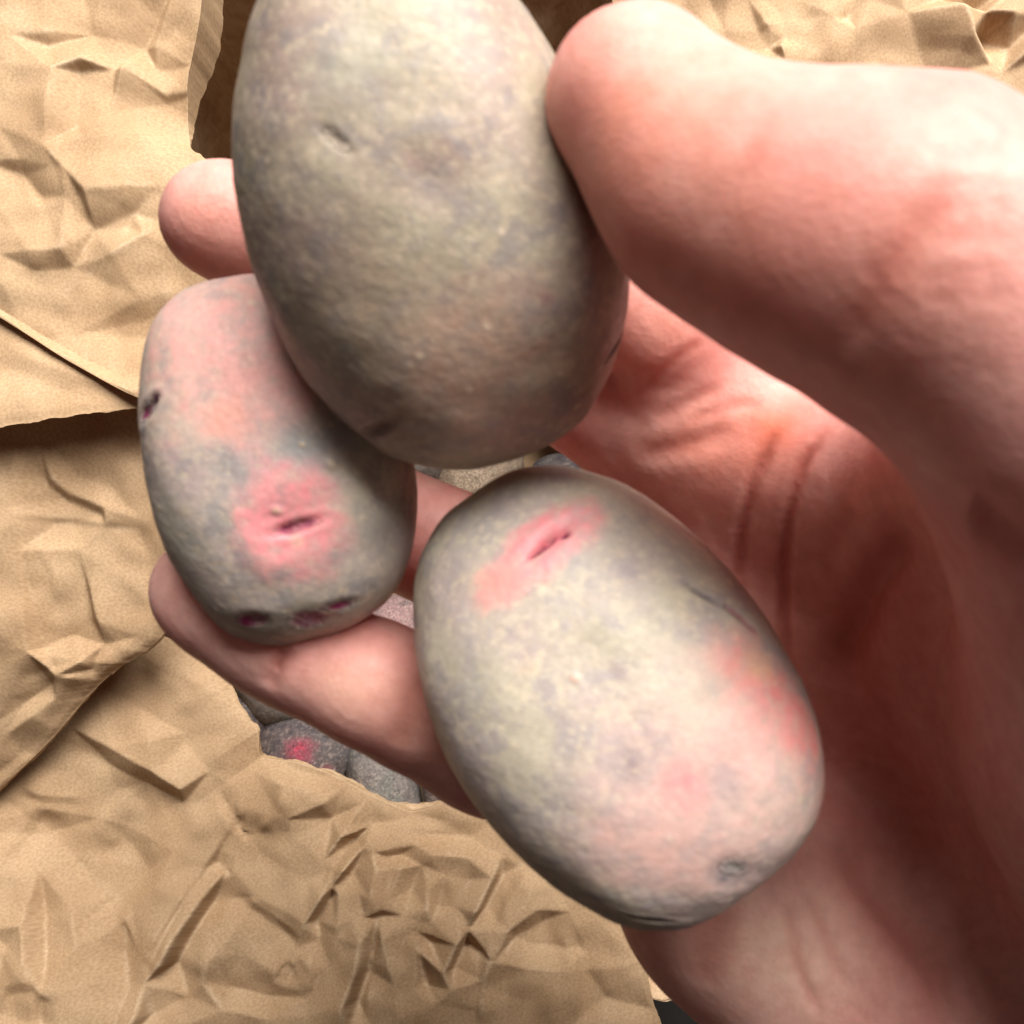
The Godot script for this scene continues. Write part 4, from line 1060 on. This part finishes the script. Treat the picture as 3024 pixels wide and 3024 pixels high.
	for b: Vector3i in busy:
		for i in 8:
			for j in 8:
				for k in 8:
					var x := b.x + i
					var y := b.y + j
					var z := b.z + k
					if x >= nx - 1 or y >= ny - 1 or z >= nz - 1:
						continue
					var q := (x * ny + y) * nz + z
					var inside := 0
					for e in 8:
						if f[q + corner[e]] < 0.0:
							inside += 1
					if inside == 0 or inside == 8:
						continue
					var sum := Vector3.ZERO
					var hits := 0
					for e in 8:
						for axis in 3:
							if e & (1 << axis):
								continue
							var fa := f[q + corner[e]]
							var fb := f[q + corner[e | (1 << axis)]]
							if (fa < 0.0) != (fb < 0.0):
								var p := Vector3(e & 1, (e >> 1) & 1, (e >> 2) & 1)
								p[axis] += fa / (fa - fb)
								sum += p
								hits += 1
					vertex_of[q] = v.size()
					v.append(lo + (Vector3(x, y, z) + sum / hits) * cell)
	var idx := PackedInt32Array()
	for q: int in vertex_of:
		for axis in 3:
			var s1: int = step[(axis + 1) % 3]
			var s2: int = step[(axis + 2) % 3]
			var here := f[q] < 0.0
			var there: bool = f[q + step[axis]] < 0.0
			if here == there or not (vertex_of.has(q - s1) and vertex_of.has(q - s2) and vertex_of.has(q - s1 - s2)):
				continue
			var a: int = vertex_of[q]
			var b: int = vertex_of[q - s1]
			var c: int = vertex_of[q - s1 - s2]
			var d: int = vertex_of[q - s2]
			if here:
				idx.append_array([a, c, b, a, d, c])
			else:
				idx.append_array([a, b, c, a, c, d])
	# one round of halving, so that creases find enough points
	var halves := {}
	var fine := PackedInt32Array()
	for t in range(0, idx.size(), 3):
		var m := [0, 0, 0]
		for e in 3:
			var a := idx[t + e]
			var b := idx[t + (e + 1) % 3]
			var key := mini(a, b) * 1000003 + maxi(a, b)
			if not halves.has(key):
				halves[key] = v.size()
				v.append((v[a] + v[b]) * 0.5)
			m[e] = halves[key]
		fine.append_array([idx[t], m[0], m[2], m[0], idx[t + 1], m[1], m[2], m[1], idx[t + 2], m[0], m[1], m[2]])
	# relax the net a little
	for turn in 3:
		var sum := PackedVector3Array()
		var count := PackedInt32Array()
		sum.resize(v.size())
		count.resize(v.size())
		for t in range(0, fine.size(), 3):
			for e in 3:
				var a := fine[t + e]
				sum[a] += v[fine[t + (e + 1) % 3]]
				count[a] += 1
		for q in v.size():
			if count[q]:
				v[q] = v[q].lerp(sum[q] / count[q], 0.5)
	var n := _normals(v, fine)
	var c := PackedColorArray()
	c.resize(v.size())
	for q in v.size():
		var p := v[q]
		var n1 := noise_a.get_noise_3d(p.x, p.y, p.z)
		var n2 := noise_b.get_noise_3d(p.x, p.y, p.z)
		var col := Color(0.76, 0.41, 0.36).lerp(Color(0.72, 0.32, 0.285), clampf(0.5 + n1 * 1.4 + n2 * 0.4, 0.0, 1.0))
		for b: Array in blushes:
			var d: float = p.distance_to(b[0]) / b[1]
			if d < 1.6:
				col = col.lerp(b[2], b[3] * exp(-d * d * 1.6) * (1.0 + n2 * 0.5))
		var dent := 0.0
		for g: Array in creases:
			if p.distance_to(g[4]) > g[5]:
				continue
			var best := 1e9
			var along := 0.0
			var pts: Array = g[0]
			for s in pts.size() - 1:
				var a: Vector3 = pts[s]
				var ab: Vector3 = pts[s + 1] - a
				var t := clampf((p - a).dot(ab) / ab.length_squared(), 0.0, 1.0)
				var d := p.distance_to(a + ab * t)
				if d < best:
					best = d
					along = (s + t) / (pts.size() - 1)
			var w: float = best / g[1]
			if w < 3.4:
				var ends := smoothstep(0.0, 0.25, along) * smoothstep(0.0, 0.25, 1.0 - along)
				dent += g[2] * 0.8 * ends * (exp(-w * w) - 0.08 * exp(-(w - 2.0) * (w - 2.0)))
				col = col.lerp(Color(0.50, 0.13, 0.085), g[3] * 0.55 * exp(-w * w * 0.7) * ends)
		v[q] = p - n[q] * (dent - n2 * 0.06 - n1 * 0.15)
		c[q] = col
	n = _normals(v, fine)
	var hand := Node3D.new()
	hand.name = "hand"
	add_child(hand)
	_commit("skin", hand, v, n, c, PackedVector2Array(), fine, hand_skin)
	_tag(hand, "right hand reaching in from the right, palm up, holding three potatoes over the bag", "hand")
	print("hand ", v.size(), " vertices, ", fine.size() / 3, " triangles")
	_nail(hand, Vector3(-40.53, 226, 10.15), Vector3(-0.836, 0, -0.549), Vector3(0.123, -0.974, -0.188), 8.5, 9, 7.0)
	_nail(hand, Vector3(11.97, 264, -39.71), Vector3(-0.605, -0.285, -0.744), Vector3(0.755, -0.501, -0.422), 13, 13, 9.6)
	_nail(hand, Vector3(-40.11, 220, -40.04), Vector3(-0.9, 0.347, -0.264), Vector3(-0.313, -0.936, -0.164), 10, 11, 8.0)


func _nail(hand: Node3D, tip: Vector3, along: Vector3, up: Vector3, width: float, length: float, radius: float) -> void:
	var side := along.cross(up).normalized()
	var v := PackedVector3Array()
	var idx := PackedInt32Array()
	var nu := 15
	var nv := 15
	for layer in 2:
		for i in nu:
			for j in nv:
				var a := (i / (nu - 1.0) - 0.5) * 2.0
				var b := j / (nv - 1.0)
				var narrow := 1.0 - 0.35 * pow(b, 6.0) - 0.25 * pow(1.0 - b, 4.0)
				var angle := a * width * 0.5 * narrow / radius
				var drop := 0.9 * b * b
				var r := radius + 0.15 - drop - layer * 0.5
				v.append(tip + (up * cos(angle) + side * sin(angle)) * r + along * (b * length - length * 0.42 - 0.6 * a * a * b))
	var per := nu * nv
	for i in nu - 1:
		for j in nv - 1:
			var q := i * nv + j
			idx.append_array([q, q + nv, q + 1, q + nv, q + nv + 1, q + 1])
			idx.append_array([per + q, per + q + 1, per + q + nv, per + q + nv, per + q + 1, per + q + nv + 1])
	for i in nu - 1:
		for e in [0, nv - 1]:
			var q: int = i * nv + e
			idx.append_array([q, per + q, q + nv, q + nv, per + q, per + q + nv])
	var n := _normals(v, idx)
	if n[per / 2].dot(up) < 0.0:
		for t in range(0, idx.size(), 3):
			var keep := idx[t]
			idx[t] = idx[t + 1]
			idx[t + 1] = keep
		n = _normals(v, idx)
	_commit("fingernail", hand, v, n, PackedColorArray(), PackedVector2Array(), idx, nail_material)
